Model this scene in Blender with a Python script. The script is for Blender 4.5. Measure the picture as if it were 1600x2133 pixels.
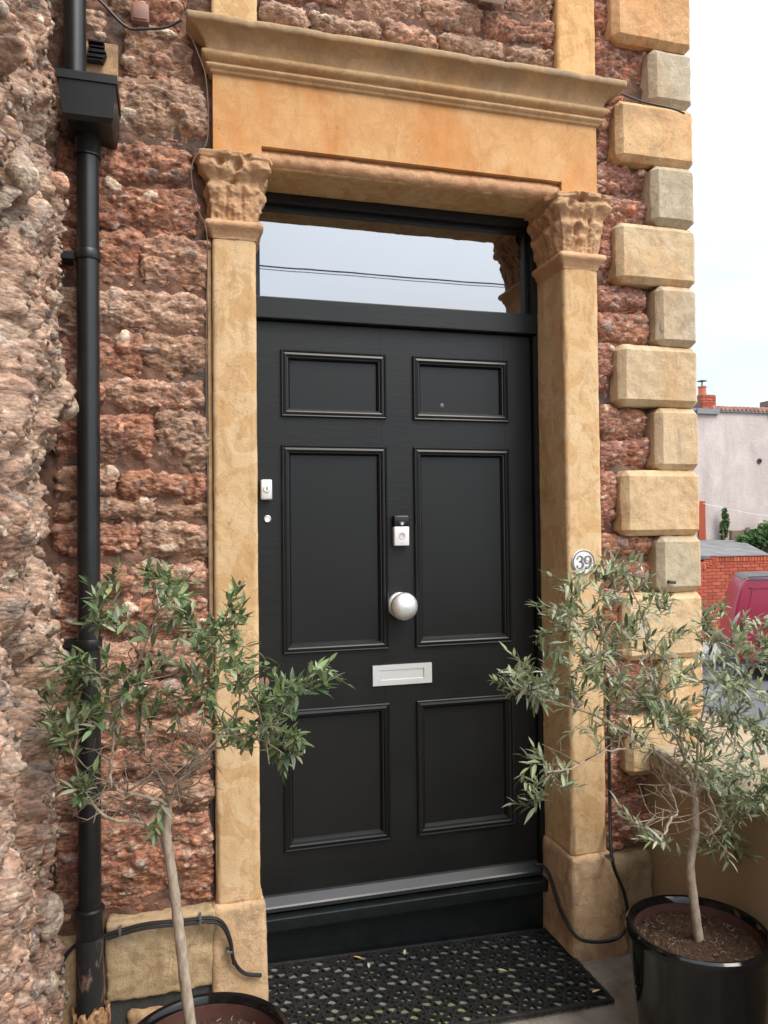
import bpy, bmesh, math, random
import numpy as np
from mathutils import Vector, Matrix

# ------------------------------------------------------------------ reset
for o in list(bpy.data.objects): bpy.data.objects.remove(o)
scene = bpy.context.scene
COL = scene.collection
R = math.radians

# ------------------------------------------------------------------ camera
cam_d = bpy.data.cameras.new('camera')
cam = bpy.data.objects.new('camera', cam_d); COL.objects.link(cam)
cam_d.sensor_fit = 'HORIZONTAL'; cam_d.sensor_width = 36.0; cam_d.lens = 36.0
cam_d.clip_start = 0.05; cam_d.clip_end = 1500
YAW, PITCH, ROLL = R(15.303), R(1.179), R(-0.627)
fw = Vector((math.sin(YAW)*math.cos(PITCH), math.cos(YAW)*math.cos(PITCH), math.sin(PITCH)))
r0 = Vector((math.cos(YAW), -math.sin(YAW), 0)); u0 = r0.cross(fw)
rt = r0*math.cos(ROLL) + u0*math.sin(ROLL); up = -r0*math.sin(ROLL) + u0*math.cos(ROLL)
m = Matrix((rt, up, -fw)).transposed().to_4x4()
m.translation = Vector((-0.3586, -2.6478, 1.4910))
cam.matrix_world = m
scene.camera = cam

# ------------------------------------------------------------------ sky and sun (bright overcast)
SUN_EL, SUN_AZ = R(52), R(148)          # azimuth from +Y towards +X : in front of the house, to the right
world = bpy.data.worlds.new('World'); scene.world = world; world.use_nodes = True
wt = world.node_tree; wt.nodes.clear()
wo = wt.nodes.new('ShaderNodeOutputWorld'); bg = wt.nodes.new('ShaderNodeBackground')
sky = wt.nodes.new('ShaderNodeTexSky'); sky.sky_type = 'NISHITA'; sky.sun_disc = False
sky.sun_elevation = SUN_EL; sky.sun_rotation = SUN_AZ
sky.air_density = 1.6; sky.dust_density = 6.0; sky.ozone_density = 1.0
hs = wt.nodes.new('ShaderNodeHueSaturation'); hs.inputs['Saturation'].default_value = 0.50
tc = wt.nodes.new('ShaderNodeTexCoord')
cl = wt.nodes.new('ShaderNodeTexNoise'); cl.inputs['Scale'].default_value = 2.6; cl.inputs['Detail'].default_value = 5
mp = wt.nodes.new('ShaderNodeMapping'); mp.inputs['Scale'].default_value = (1, 1, 2.2)
cr = wt.nodes.new('ShaderNodeMapRange'); cr.inputs[1].default_value = 0.3; cr.inputs[2].default_value = 0.7
cr.inputs[3].default_value = 0.92; cr.inputs[4].default_value = 1.10
mu = wt.nodes.new('ShaderNodeVectorMath'); mu.operation = 'SCALE'
wt.links.new(tc.outputs['Generated'], mp.inputs[0]); wt.links.new(mp.outputs[0], cl.inputs['Vector'])
sz = wt.nodes.new('ShaderNodeSeparateXYZ'); wt.links.new(tc.outputs['Generated'], sz.inputs[0])
el = wt.nodes.new('ShaderNodeMapRange'); el.inputs[1].default_value = 0.0; el.inputs[2].default_value = 0.8     # overcast deck: darker towards the horizon
el.inputs[3].default_value = 0.60; el.inputs[4].default_value = 1.10; wt.links.new(sz.outputs[2], el.inputs[0])
em = wt.nodes.new('ShaderNodeMath'); em.operation = 'MULTIPLY'; wt.links.new(cr.outputs[0], em.inputs[0]); wt.links.new(el.outputs[0], em.inputs[1])
wt.links.new(cl.outputs[0], cr.inputs[0]); wt.links.new(sky.outputs[0], hs.inputs['Color'])
# a bright overcast deck over the blue, thinner in places
dk = wt.nodes.new('ShaderNodeMix'); dk.data_type = 'RGBA'; dk.inputs[7].default_value = (6.8, 7.7, 9.0, 1)
cm_ = wt.nodes.new('ShaderNodeMapRange'); cm_.inputs[1].default_value = 0.25; cm_.inputs[2].default_value = 0.62; cm_.inputs[3].default_value = 0.30; cm_.inputs[4].default_value = 0.78
wt.links.new(cl.outputs[0], cm_.inputs[0]); wt.links.new(cm_.outputs[0], dk.inputs[0]); wt.links.new(hs.outputs[0], dk.inputs[6])
wt.links.new(dk.outputs[2], mu.inputs[0]); wt.links.new(em.outputs[0], mu.inputs['Scale'])
wt.links.new(mu.outputs[0], bg.inputs[0]); wt.links.new(bg.outputs[0], wo.inputs[0])
bg.inputs[1].default_value = 0.15

sun_d = bpy.data.lights.new('sun', 'SUN'); sun = bpy.data.objects.new('sun', sun_d); COL.objects.link(sun)
sun_d.energy = 1.0; sun_d.angle = R(24); sun_d.color = (1.0, 0.93, 0.82)
sd = Vector((math.sin(SUN_AZ)*math.cos(SUN_EL), math.cos(SUN_AZ)*math.cos(SUN_EL), math.sin(SUN_EL)))
sun.rotation_euler = sd.to_track_quat('Z', 'Y').to_euler()
sun.location = (6, -10, 14)

scene.view_settings.view_transform = 'Standard'; scene.view_settings.look = 'None'
scene.view_settings.exposure = 0.96; scene.view_settings.gamma = 1.0
scene.view_settings.use_curve_mapping = False
scene.render.engine = 'CYCLES'
scene.render.resolution_x = 768; scene.render.resolution_y = 1024

rnd = random.Random(7)
rng = np.random.RandomState(11)

# ------------------------------------------------------------------ noise in numpy
def _h(ix, iy, iz, seed):
    x = (ix.astype(np.int64)*374761393 + iy.astype(np.int64)*668265263 + iz.astype(np.int64)*2147483647 + seed*1274126177) & 0xffffffff
    x = ((x ^ (x >> 13))*1274126177) & 0xffffffff
    x = ((x ^ (x >> 16))*2246822519) & 0xffffffff
    return (x ^ (x >> 15)) & 0xffffffff
def vnoise(p, seed=0):
    f = np.floor(p); i = f.astype(np.int64); t = p - f; t = t*t*t*(t*(t*6-15)+10)
    r = np.zeros(len(p))
    for dx in (0, 1):
        wx = t[:, 0] if dx else 1-t[:, 0]
        for dy in (0, 1):
            wy = t[:, 1] if dy else 1-t[:, 1]
            for dz in (0, 1):
                wz = t[:, 2] if dz else 1-t[:, 2]
                r += wx*wy*wz*(_h(i[:, 0]+dx, i[:, 1]+dy, i[:, 2]+dz, seed)/4294967295.0)
    return r*2-1
def fbm(p, scale, octv=4, seed=0, gain=0.5):
    a = 1.0; s = 0; tot = 0; q = p/scale
    for k in range(octv):
        s = s + a*vnoise(q + 17.3*k, seed+k); tot += a; a *= gain; q = q*2.03
    return s/tot
def worley(p, scale, seed=0):
    q = p/scale; b = np.floor(q).astype(np.int64)
    f1 = np.full(len(p), 9.0); f2 = f1.copy(); hid = np.zeros(len(p), np.int64)
    for dx in (-1, 0, 1):
        for dy in (-1, 0, 1):
            for dz in (-1, 0, 1):
                x, y, z = b[:, 0]+dx, b[:, 1]+dy, b[:, 2]+dz
                h = _h(x, y, z, seed)
                px = x + (h & 1023)/1023.0; py = y + ((h >> 10) & 1023)/1023.0; pz = z + ((h >> 20) & 1023)/1023.0
                d = (q[:, 0]-px)**2 + (q[:, 1]-py)**2 + (q[:, 2]-pz)**2
                c = d < f1
                f2 = np.where(c, f1, np.minimum(f2, d)); f1 = np.where(c, d, f1); hid = np.where(c, h, hid)
    r1 = _h(hid, hid >> 7, hid >> 3, 5)/4294967295.0
    r2 = _h(hid, hid >> 5, hid >> 9, 9)/4294967295.0
    return np.sqrt(f1), np.sqrt(f2), r1, r2
def smooth(a, b, x):
    t = np.clip((x-a)/(b-a), 0, 1); return t*t*(3-2*t)

# ------------------------------------------------------------------ mesh helpers
def mesh_obj(name, V, F, mat, parent=None, col=None, smoothf=False):
    me = bpy.data.meshes.new(name)
    V = np.asarray(V, dtype=float)
    if isinstance(F, np.ndarray):
        n, k = F.shape
        me.vertices.add(len(V)); me.vertices.foreach_set('co', V.astype(np.float32).ravel())
        me.loops.add(n*k); me.loops.foreach_set('vertex_index', F.astype(np.int32).ravel())
        me.polygons.add(n); me.polygons.foreach_set('loop_start', np.arange(0, n*k, k, dtype=np.int32))
        me.update(calc_edges=True); me.validate()
    else:
        me.from_pydata([tuple(v) for v in V], [], F); me.update()
    if col is not None:
        a = me.attributes.new('Col', 'FLOAT_COLOR', 'POINT')
        c = np.ones((len(V), 4), np.float32); c[:, :3] = col
        a.data.foreach_set('color', c.ravel())
    if smoothf: me.polygons.foreach_set('use_smooth', [True]*len(me.polygons))
    if mat: me.materials.append(mat)
    o = bpy.data.objects.new(name, me); COL.objects.link(o)
    if parent: o.parent = parent
    return o
def tag(o, label=None, cat=None, group=None, kind=None):
    if label: o['label'] = label
    if cat: o['category'] = cat
    if group: o['group'] = group
    if kind: o['kind'] = kind
    return o
def thing(name, label, cat, loc=(0, 0, 0), group=None):
    o = bpy.data.objects.new(name, None); COL.objects.link(o)
    o.location = loc; o.empty_display_size = .1
    return tag(o, label, cat, group)
def keep(child, root):          # parent while the child's vertices are written in world space
    child.parent = root; child.matrix_parent_inverse = Matrix.Translation(root.location).inverted()
    return child
class MB:
    """collects simple solids into one mesh"""
    def __init__(s): s.v = []; s.f = []
    def add(s, V, F):
        n = len(s.v); s.v += [tuple(p) for p in V]; s.f += [tuple(i+n for i in f) for f in F]; return s
    def box(s, x0, x1, y0, y1, z0, z1):
        V = [(x, y, z) for x in (x0, x1) for y in (y0, y1) for z in (z0, z1)]
        return s.add(V, [(0, 1, 3, 2), (4, 6, 7, 5), (0, 4, 5, 1), (2, 3, 7, 6), (0, 2, 6, 4), (1, 5, 7, 3)])
    def bev(s, x0, x1, y0, y1, z0, z1, c=.004, seg=2):
        bm = bmesh.new(); bmesh.ops.create_cube(bm, size=1)
        for v in bm.verts:
            v.co = ((x0+x1)/2+v.co.x*(x1-x0), (y0+y1)/2+v.co.y*(y1-y0), (z0+z1)/2+v.co.z*(z1-z0))
        bmesh.ops.bevel(bm, geom=bm.edges[:], offset=c, segments=seg, affect='EDGES', profile=.5)
        bm.verts.index_update()
        s.add([v.co[:] for v in bm.verts], [[v.index for v in f.verts] for f in bm.faces]); bm.free(); return s
    def lathe(s, prof, c=(0, 0, 0), axis='Z', n=48, cap=True):
        V = []; F = []
        for (r, h) in prof:
            for k in range(n):
                a = 2*math.pi*k/n; x, y = r*math.cos(a), r*math.sin(a)
                V.append({'Z': (c[0]+x, c[1]+y, c[2]+h), 'Y': (c[0]+x, c[1]-h, c[2]+y), 'X': (c[0]+h, c[1]+x, c[2]+y)}[axis])
        for i in range(len(prof)-1):
            for k in range(n):
                k2 = (k+1) % n; F.append((i*n+k, i*n+k2, (i+1)*n+k2, (i+1)*n+k))
        if cap:
            if prof[0][0] > 1e-4: F.append(tuple(range(n))[::-1])
            if prof[-1][0] > 1e-4: F.append(tuple((len(prof)-1)*n+k for k in range(n)))
        return s.add(V, F)
    def prism(s, pts, y0, y1):                       # outline in (x, z), extruded in y
        n = len(pts); V = [(x, y0, z) for x, z in pts]+[(x, y1, z) for x, z in pts]
        F = [tuple(range(n)), tuple(range(2*n-1, n-1, -1))]
        F += [(i, i+n, (i+1) % n+n, (i+1) % n) for i in range(n)]
        return s.add(V, F)
    def tube(s, pts, r, n=8, closed=False):
        pts = [Vector(p) for p in pts]; m = len(pts)
        rr = r if isinstance(r, (list, tuple)) else [r]*m
        V = []; F = []; ref = None
        for i, p in enumerate(pts):
            d = (pts[min(i+1, m-1)]-pts[max(i-1, 0)])
            d = d.normalized() if d.length > 1e-9 else Vector((0, 0, 1))
            if ref is None: ref = d.orthogonal().normalized()
            ref = (ref - d*ref.dot(d))
            ref = ref.normalized() if ref.length > 1e-6 else d.orthogonal().normalized()
            b = d.cross(ref)
            for k in range(n):
                a = 2*math.pi*k/n; V.append(tuple(p+(ref*math.cos(a)+b*math.sin(a))*rr[i]))
        for i in range(m-1):
            for k in range(n):
                k2 = (k+1) % n; F.append((i*n+k, i*n+k2, (i+1)*n+k2, (i+1)*n+k))
        F.append(tuple(range(n))[::-1]); F.append(tuple((m-1)*n+k for k in range(n)))
        return s.add(V, F)
    def build(s, name, mat, parent=None, smoothf=False, col=None):
        o = mesh_obj(name, s.v, s.f, mat, None, col=np.array(col) if col is not None else None)
        if smoothf:
            o.data.shade_smooth() if hasattr(o.data, 'shade_smooth') else None
            o.data.set_sharp_from_angle(angle=R(38))
        if parent: keep(o, parent)
        bmx = bmesh.new(); bmx.from_mesh(o.data); bmesh.ops.recalc_face_normals(bmx, faces=bmx.faces); bmx.to_mesh(o.data); bmx.free()
        return o
def spline(P, n=8):
    P = [np.array(p, float) for p in P]; P = [2*P[0]-P[1]]+P+[2*P[-1]-P[-2]]; out = []
    for i in range(1, len(P)-2):
        for k in range(n):
            t = k/n; a, b, c, d = P[i-1:i+3]
            out.append(.5*((2*b)+(c-a)*t+(2*a-5*b+4*c-d)*t*t+(3*b-a-3*c+d)*t**3))
    out.append(P[-2]); return [tuple(p) for p in out]
def grid_faces(nu, nv, off=0):
    i, j = np.meshgrid(np.arange(nu-1), np.arange(nv-1), indexing='ij')
    a = (i*nv+j).ravel()+off
    return np.stack([a, a+nv, a+nv+1, a+1], 1)
def soft_block(lo, hi, res, c, p=2.0, faces='fblrtd'):
    """box of welded grids with rounded (p=2) or chamfered (p=1) edges; returns V, F, normals.  y is depth, front = -y"""
    lo = np.array(lo, float); hi = np.array(hi, float); ctr = (lo+hi)/2; h = (hi-lo)/2
    c = min(c, h.min()*.98)
    n = np.maximum(2, np.ceil((hi-lo)/res).astype(int)+1)
    ax = [np.linspace(lo[k], hi[k], n[k]) for k in range(3)]
    Vs = []; Fs = []; off = 0
    spec = {'f': (0, 2, 1, lo[1], 0), 'b': (0, 2, 1, hi[1], 1), 'l': (1, 2, 0, lo[0], 1), 'r': (1, 2, 0, hi[0], 0), 'd': (0, 1, 2, lo[2], 1), 't': (0, 1, 2, hi[2], 0)}
    for k in faces:
        a, b, d, val, flip = spec[k]
        A, B = np.meshgrid(ax[a], ax[b], indexing='ij')
        V = np.zeros((A.size, 3)); V[:, a] = A.ravel(); V[:, b] = B.ravel(); V[:, d] = val
        F = grid_faces(n[a], n[b], off)
        if flip: F = F[:, ::-1]
        Vs.append(V); Fs.append(F); off += len(V)
    V = np.concatenate(Vs); F = np.concatenate(Fs)
    _, idx, inv = np.unique(np.round(V*2e4).astype(np.int64), axis=0, return_index=True, return_inverse=True)
    V = V[idx]; F = inv.reshape(-1)[F]
    q = V-ctr; qi = np.clip(q, -(h-c), h-c); d = q-qi
    L = (np.abs(d)**p).sum(1)**(1/p); L[L < 1e-9] = 1
    V = ctr+qi+d*(c/L)[:, None]
    N = d/np.maximum(1e-9, np.linalg.norm(d, axis=1))[:, None]
    return V, F, N
# ------------------------------------------------------------------ materials
class NT:
    def __init__(s, name):
        s.m = bpy.data.materials.new(name); s.m.use_nodes = True; s.t = s.m.node_tree; s.t.nodes.clear()
        s.out = s.t.nodes.new('ShaderNodeOutputMaterial'); s.b = s.t.nodes.new('ShaderNodeBsdfPrincipled')
        s.t.links.new(s.b.outputs[0], s.out.inputs[0])
    def n(s, t, **k):
        x = s.t.nodes.new('ShaderNode'+t)
        for a, b in k.items(): setattr(x, a, b)
        return x
    def set(s, node, inp, v):
        if hasattr(v, 'default_value') or isinstance(v, bpy.types.NodeSocket): s.t.links.new(v, node.inputs[inp])
        else:
            if isinstance(v, tuple) and len(v) == 3 and node.inputs[inp].type == 'RGBA': v = v+(1,)
            node.inputs[inp].default_value = v
    def pos(s, kind='Object', scale=(1, 1, 1)):
        t = s.n('TexCoord'); mp = s.n('Mapping'); s.set(mp, 'Vector', t.outputs[kind]); s.set(mp, 'Scale', scale); return mp.outputs[0]
    def noise(s, vec, scale, detail=4, rough=.55, dist=0):
        x = s.n('TexNoise'); s.set(x, 'Vector', vec); s.set(x, 'Scale', scale); s.set(x, 'Detail', detail); s.set(x, 'Roughness', rough); s.set(x, 'Distortion', dist); return x.outputs[0]
    def vor(s, vec, scale, feature='F1', out=0):
        x = s.n('TexVoronoi', feature=feature); s.set(x, 'Vector', vec); s.set(x, 'Scale', scale); return x.outputs[out]
    def rng(s, v, a, b, c=0, d=1):
        x = s.n('MapRange'); s.set(x, 0, v); s.set(x, 1, a); s.set(x, 2, b); s.set(x, 3, c); s.set(x, 4, d); return x.outputs[0]
    def mix(s, f, a, b, mode='MIX'):
        x = s.n('Mix', data_type='RGBA', blend_type=mode); s.set(x, 0, f); s.set(x, 6, a); s.set(x, 7, b); return x.outputs[2]
    def math(s, op, a, b=0.5):
        x = s.n('Math', operation=op); s.set(x, 0, a); s.set(x, 1, b); return x.outputs[0]
    def bump(s, h, dist=.01, strength=.6, normal=None):
        x = s.n('Bump'); s.set(x, 'Height', h); s.set(x, 'Distance', dist); s.set(x, 'Strength', strength)
        if normal is not None: s.set(x, 'Normal', normal)
        return x.outputs[0]
    def attr(s, name='Col'):
        x = s.n('Attribute', attribute_name=name); return x.outputs[0]
    def fin(s, col=None, rough=.8, bump=None, spec=None, **k):
        if col is not None: s.set(s.b, 'Base Color', col)
        s.set(s.b, 'Roughness', rough)
        if bump is not None: s.set(s.b, 'Normal', bump)
        if spec is not None: s.set(s.b, 'Specular IOR Level', spec)
        for a, v in k.items(): s.set(s.b, a.replace('_', ' '), v)
        return s.m
def plain(name, col, rough=.6, spec=.5, var=.12, scale=30, bump=0, **k):
    t = NT(name); p = t.pos(); f = t.noise(p, scale, 5)
    c = t.mix(t.rng(f, .3, .7), tuple(x*(1-var) for x in col), tuple(min(1, x*(1+var)) for x in col))
    b = t.bump(t.noise(p, scale*8, 3), bump, .5) if bump else None
    return t.fin(c, rough, b, spec, **k)
M = {}
def rock_mat(name, dark=1.0):
    t = NT(name); g = t.n('NewGeometry').outputs['Position']
    a = t.attr(); f1 = t.noise(g, 95, 6, .65)
    c = t.mix(1.0, a, t.mix(t.rng(f1, .28, .72), (.86*dark, .80*dark, .72*dark), (1.62*dark, 1.52*dark, 1.42*dark)), 'MULTIPLY')
    # grit : little angular grains, each with its own lightness, bedded along the course
    mp_ = t.n('Mapping'); t.set(mp_, 'Vector', g); t.set(mp_, 'Scale', (.7, .7, 1.25)); gv = mp_.outputs[0]
    v1 = t.n('TexVoronoi'); t.set(v1, 'Vector', gv); t.set(v1, 'Scale', 105.0); v1.inputs['Randomness'].default_value = 1
    v2 = t.n('TexVoronoi'); t.set(v2, 'Vector', gv); t.set(v2, 'Scale', 52.0)
    sx = t.n('SeparateColor'); t.set(sx, 0, v1.outputs['Color']); sy = t.n('SeparateColor'); t.set(sy, 0, v2.outputs['Color'])
    k1 = t.math('MULTIPLY', t.rng(sx.outputs[0], 0, 1, .70, 1.28), t.rng(sy.outputs[1], 0, 1, .76, 1.24))
    cc = t.n('CombineColor'); [t.set(cc, i, k1) for i in range(3)]
    c = t.mix(1.0, c, cc.outputs[0], 'MULTIPLY')
    gs = t.math('GREATER_THAN', sx.outputs[1], .92); c = t.mix(t.math('MULTIPLY', gs, .35), c, (.50, .40, .33))
    c = t.mix(t.rng(t.noise(g, 7, 5, .6), .54, .70, 0, .30), c, (.14, .105, .085))
    h = t.math('ADD', t.math('MULTIPLY', v1.outputs['Distance'], -.6), t.math('MULTIPLY', sx.outputs[2], .5))
    b = t.bump(h, .007, .8); b = t.bump(t.math('ADD', t.math('MULTIPLY', v2.outputs['Distance'], -.8), t.math('MULTIPLY', sy.outputs[0], .5)), .009, .55, b); b = t.bump(t.noise(g, 210, 4, .75), .004, .8, b)
    return t.fin(c, .93, b, .2)
M['rock'] = rock_mat('conglomerate_stone')
t = NT('brown_mortar'); g = t.n('NewGeometry').outputs['Position']
c = t.mix(t.rng(t.noise(g, 26, 6, .65), .3, .7), (.15, .082, .058), (.29, .165, .115))
c = t.mix(t.rng(t.noise(g, 5, 3), .5, .7), c, (.11, .095, .085))
M['mortar'] = t.fin(c, .95, t.bump(t.noise(g, 120, 5, .7), .01, .8), .2)
def ochre(name, base, light, orange, stain, orange_amt, stain_amt, crack=.5, rough_bump=.004, streak=True, grain=160, zstain=None):
    """washed sandstone: own colour per object through the object colour"""
    t = NT(name); g = t.n('NewGeometry').outputs['Position']
    c = t.mix(t.rng(t.noise(g, 9, 5, .6, .3), .32, .68), base, light)
    mpo = t.n('Mapping'); t.set(mpo, 'Vector', g); t.set(mpo, 'Scale', (1, 1, .35)); gs = mpo.outputs[0]
    c = t.mix(t.rng(t.noise(gs, 4.2, 4, .55, .6), .60-.2*orange_amt, .78-.2*orange_amt, 0, orange_amt), c, orange)
    patch = t.noise(g, 9.5, 7, .66, 1.0)
    c = t.mix(t.rng(patch, .515, .54, 0, .32*stain_amt), c, stain)
    c = t.mix(t.rng(t.noise(gs, 22, 6, .7, .5), .52, .78, 0, .5*stain_amt), c, tuple(x*.62 for x in stain))
    c = t.mix(t.rng(t.noise(g, grain, 3, .6), .3, .7, 0, .25), c, tuple(x*.62 for x in base))
    # hairline cracks
    w = t.n('VectorMath', operation='ADD'); nn = t.n('TexNoise'); t.set(nn, 'Vector', g); t.set(nn, 'Scale', 11.0); t.set(nn, 'Detail', 5.0)
    sc = t.n('VectorMath', operation='SCALE'); t.set(sc, 0, nn.outputs[1]); t.set(sc, 'Scale', .16)
    t.set(w, 0, g); t.set(w, 1, sc.outputs[0])
    ck = t.rng(t.vor(w.outputs[0], 9.5, 'DISTANCE_TO_EDGE'), .0, .012, 1, 0)
    ck = t.math('MULTIPLY', ck, t.rng(t.noise(g, 5, 2), .42, .58, 0, crack))
    c = t.mix(ck, c, tuple(x*.4 for x in stain))
    if zstain:                                         # lichen and soot that sits on the weathered upper edge
        z = t.n('SeparateXYZ'); t.set(z, 0, g)
        zz = t.math('ADD', z.outputs[2], t.rng(t.noise(gs, 7, 6, .7, .5), .2, .8, -.06, .06))
        c = t.mix(t.rng(zz, zstain[0], zstain[1], 0, zstain[2]), c, zstain[3])
    oi = t.n('ObjectInfo'); c = t.mix(1.0, c, oi.outputs['Color'], 'MULTIPLY')
    b = t.bump(t.noise(g, 34, 5, .6), rough_bump*1.6, .5); b = t.bump(t.noise(g, grain*1.4, 4, .7), rough_bump*.6, .6, b); b = t.bump(ck, .004, -.6, b)
    return t.fin(c, .88, b, .25)
M['frieze'] = ochre('orange_washed_stone', (.61, .325, .135), (.68, .415, .20), (.60, .225, .055), (.50, .225, .08), .72, .8, .5, .002)
M['pilaster'] = ochre('cream_washed_stone', (.64, .43, .225), (.72, .525, .315), (.56, .31, .115), (.52, .29, .11), .45, 1.5, .55, .003)
M['quoin'] = ochre('quoin_sandstone', (.50, .415, .30), (.62, .53, .40), (.60, .29, .095), (.36, .285, .20), .50, 1.1, .5, .006)
M['cornice'] = ochre('weathered_cornice_stone', (.58, .36, .18), (.64, .43, .24), (.58, .28, .09), (.38, .24, .13), .55, 1.0, .2, .004, zstain=(2.985, 3.07, .72, (.27, .215, .145)))
M['capital'] = ochre('eroded_carved_stone', (.54, .32, .175), (.62, .41, .24), (.50, .26, .13), (.36, .18, .09), .5, .6, .0, .006)
M['plinth'] = ochre('worn_plinth_stone', (.52, .38, .245), (.62, .48, .325), (.52, .32, .16), (.27, .21, .14), .3, 1.2, .6, .008)
M['coping'] = ochre('coping_stone', (.36, .285, .205), (.50, .41, .31), (.42, .30, .19), (.36, .29, .22), .3, .8, .4, .006)
# satin black door paint with raised grain
t = NT('satin_black_paint'); p = t.pos('Object', (7, 1, 55)); g2 = t.noise(p, 1.0, 6, .6, 1.5)
q = t.pos('Object'); sm = t.noise(q, 5, 4, .6)
c = t.mix(t.rng(sm, .3, .7), (.0055, .006, .0058), (.009, .0098, .0094))
M['paint'] = t.fin(c, t.rng(sm, .3, .7, .36, .47), t.bump(g2, .002, .30), .38)
t = NT('satin_black_panel_paint'); q = t.pos('Object'); sm = t.noise(q, 4, 4, .6)
M['panelpaint'] = t.fin((.007, .0075, .0073), t.rng(sm, .3, .7, .36, .46), t.bump(t.noise(q, 180, 2), .0006, .25), .38)
M['beadpaint'] = plain('gloss_black_bead_paint', (.007, .0075, .0073), .36, .45, .15, 12)
M['sillpaint'] = plain('black_sill_paint', (.008, .0105, .011), .32, .5, .3, 18, .002)
M['weatherbar'] = plain('worn_black_weather_bar', (.02, .022, .024), .33, .6, .2, 12)
t = NT('brushed_satin_chrome'); p = t.pos('Object', (60, 60, 900)); f = t.noise(p, 1, 3)
M['chrome'] = t.fin((.84, .84, .83), t.rng(f, .3, .7, .50, .60), t.bump(f, .0003, .2), Metallic=1.0)
M['keydark'] = plain('dark_slot', (.01, .01, .01), .6)
M['whiteplastic'] = plain('white_plastic', (.74, .72, .71), .35, .5, .03)
M['greyplastic'] = plain('grey_plastic', (.5, .5, .5), .3, .5, .03)
M['blackplastic'] = plain('glossy_black_plastic', (.008, .008, .009), .18, .5, .1)
t = NT('fanlight_glass'); q = t.pos('Object')
M['glass'] = t.fin((.012, .012, .010), .012, t.bump(t.noise(q, 5, 2), .0012, .06), IOR=4.1)
M['pipe'] = plain('black_pvc', (.012, .0125, .013), .36, .5, .25, 20, .0004)
t = NT('tarred_old_iron'); q = t.pos('Object', (1, 1, .35)); f = t.noise(q, 30, 6, .65, .6)
M['oldpipe'] = t.fin(t.mix(t.rng(f, .55, .64), (.02, .02, .02), (.30, .19, .125)), .6, t.bump(f, .003, .4))
t = NT('broken_clay_collar'); q = t.pos('Object'); f = t.noise(q, 26, 6, .7, 1)
M['clay'] = t.fin(t.mix(t.rng(f, .48, .55), t.mix(t.rng(f, .3, .45), (.02, .016, .015), (.22, .095, .05)), (.55, .32, .15)), .6, t.bump(f, .01, .8))
M['cable'] = plain('black_cable', (.012, .012, .013), .42, .5, .2)
M['clip'] = plain('grey_cable_clip', (.12, .12, .12), .5)
M['jbox'] = plain('brown_plastic_box', (.27, .135, .10), .5, .4, .1)
M['thinwire'] = plain('weathered_thin_wire', (.16, .12, .09), .7)
t = NT('rubber'); q = t.pos('Object')
M['rubber'] = t.fin(t.mix(t.rng(t.noise(q, 14, 5), .35, .7), (.011, .011, .011), (.024, .0235, .022)), .62, t.bump(t.noise(q, 500, 2), .0006, .5), .4)
t = NT('black_glazed_pot'); q = t.pos('Object')
M['pot'] = t.fin((.006, .006, .0065), t.rng(t.noise(q, 18, 5), .3, .8, .04, .12), t.bump(t.noise(q, 7, 2), .002, .08), .4)
M['potin'] = plain('unglazed_pot_inside', (.10, .045, .035), .55, .4, .2)
t = NT('potting_soil'); g = t.n('NewGeometry').outputs['Position']; f = t.noise(g, 90, 6, .75)
c = t.mix(t.rng(f, .3, .75), (.035, .02, .013), (.16, .095, .06)); c = t.mix(t.rng(t.vor(g, 190), .05, .2, .5, 0), c, (.22, .15, .10))
M['soil'] = t.fin(c, .95, t.bump(f, .012, 1.0), .2)
t = NT('olive_bark'); g = t.n('NewGeometry').outputs['Position']; mpp = t.n('Mapping'); t.set(mpp, 'Vector', g); t.set(mpp, 'Scale', (1, 1, .4)); f = t.noise(mpp.outputs[0], 85, 6, .65)
c = t.mix(t.rng(f, .3, .7), (.24, .19, .14), (.50, .41, .315)); c = t.mix(t.rng(t.noise(g, 26, 4), .55, .72, 0, .5), c, (.27, .24, .18))
M['bark'] = t.fin(c, .85, t.bump(f, .004, .7), .25)
t = NT('twig_bark'); g = t.n('NewGeometry').outputs['Position']; f = t.noise(g, 60, 4)
M['twig'] = t.fin(t.mix(t.rng(f, .3, .7), (.14, .10, .075), (.33, .265, .19)), .8, t.bump(f, .002, .4), .25)
def leaf_mat(name, tr=.28, rough=.36):
    t = NT(name); a = t.attr(); oi = t.n('ObjectInfo')
    h = t.n('HueSaturation'); t.set(h, 'Color', a); t.set(h, 'Value', t.rng(oi.outputs['Random'], 0, 1, .75, 1.3)); t.set(h, 'Hue', t.rng(oi.outputs['Random'], 0, 1, .485, .515))
    t.fin(h.outputs[0], rough, None, .5)
    tl = t.n('BsdfTranslucent'); t.set(tl, 'Color', h.outputs[0]); mx = t.n('MixShader'); t.set(mx, 0, tr)
    t.t.links.new(t.b.outputs[0], mx.inputs[1]); t.t.links.new(tl.outputs[0], mx.inputs[2]); t.t.links.new(mx.outputs[0], t.out.inputs[0])
    return t.m
M['leaf'] = leaf_mat('olive_leaf'); M['ivy'] = leaf_mat('ivy_leaf', .3, .5)
t = NT('worn_paving_stone'); g = t.n('NewGeometry').outputs['Position']; f = t.noise(g, 6, 7, .65, .5)
c = t.mix(t.rng(f, .35, .68), (.20, .165, .13), (.36, .325, .28)); c = t.mix(t.rng(t.noise(g, 3, 4), .58, .7, 0, .6), c, (.20, .21, .09))
c = t.mix(t.rng(t.noise(g, 60, 4, .7), .58, .75, 0, .6), c, (.10, .075, .055))
M['yard'] = t.fin(c, .8, t.bump(t.noise(g, 40, 6, .7), .012, .7), .35)
t = NT('slab_under_mat'); g = t.n('NewGeometry').outputs['Position']; f = t.noise(g, 8, 6, .6)
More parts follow.
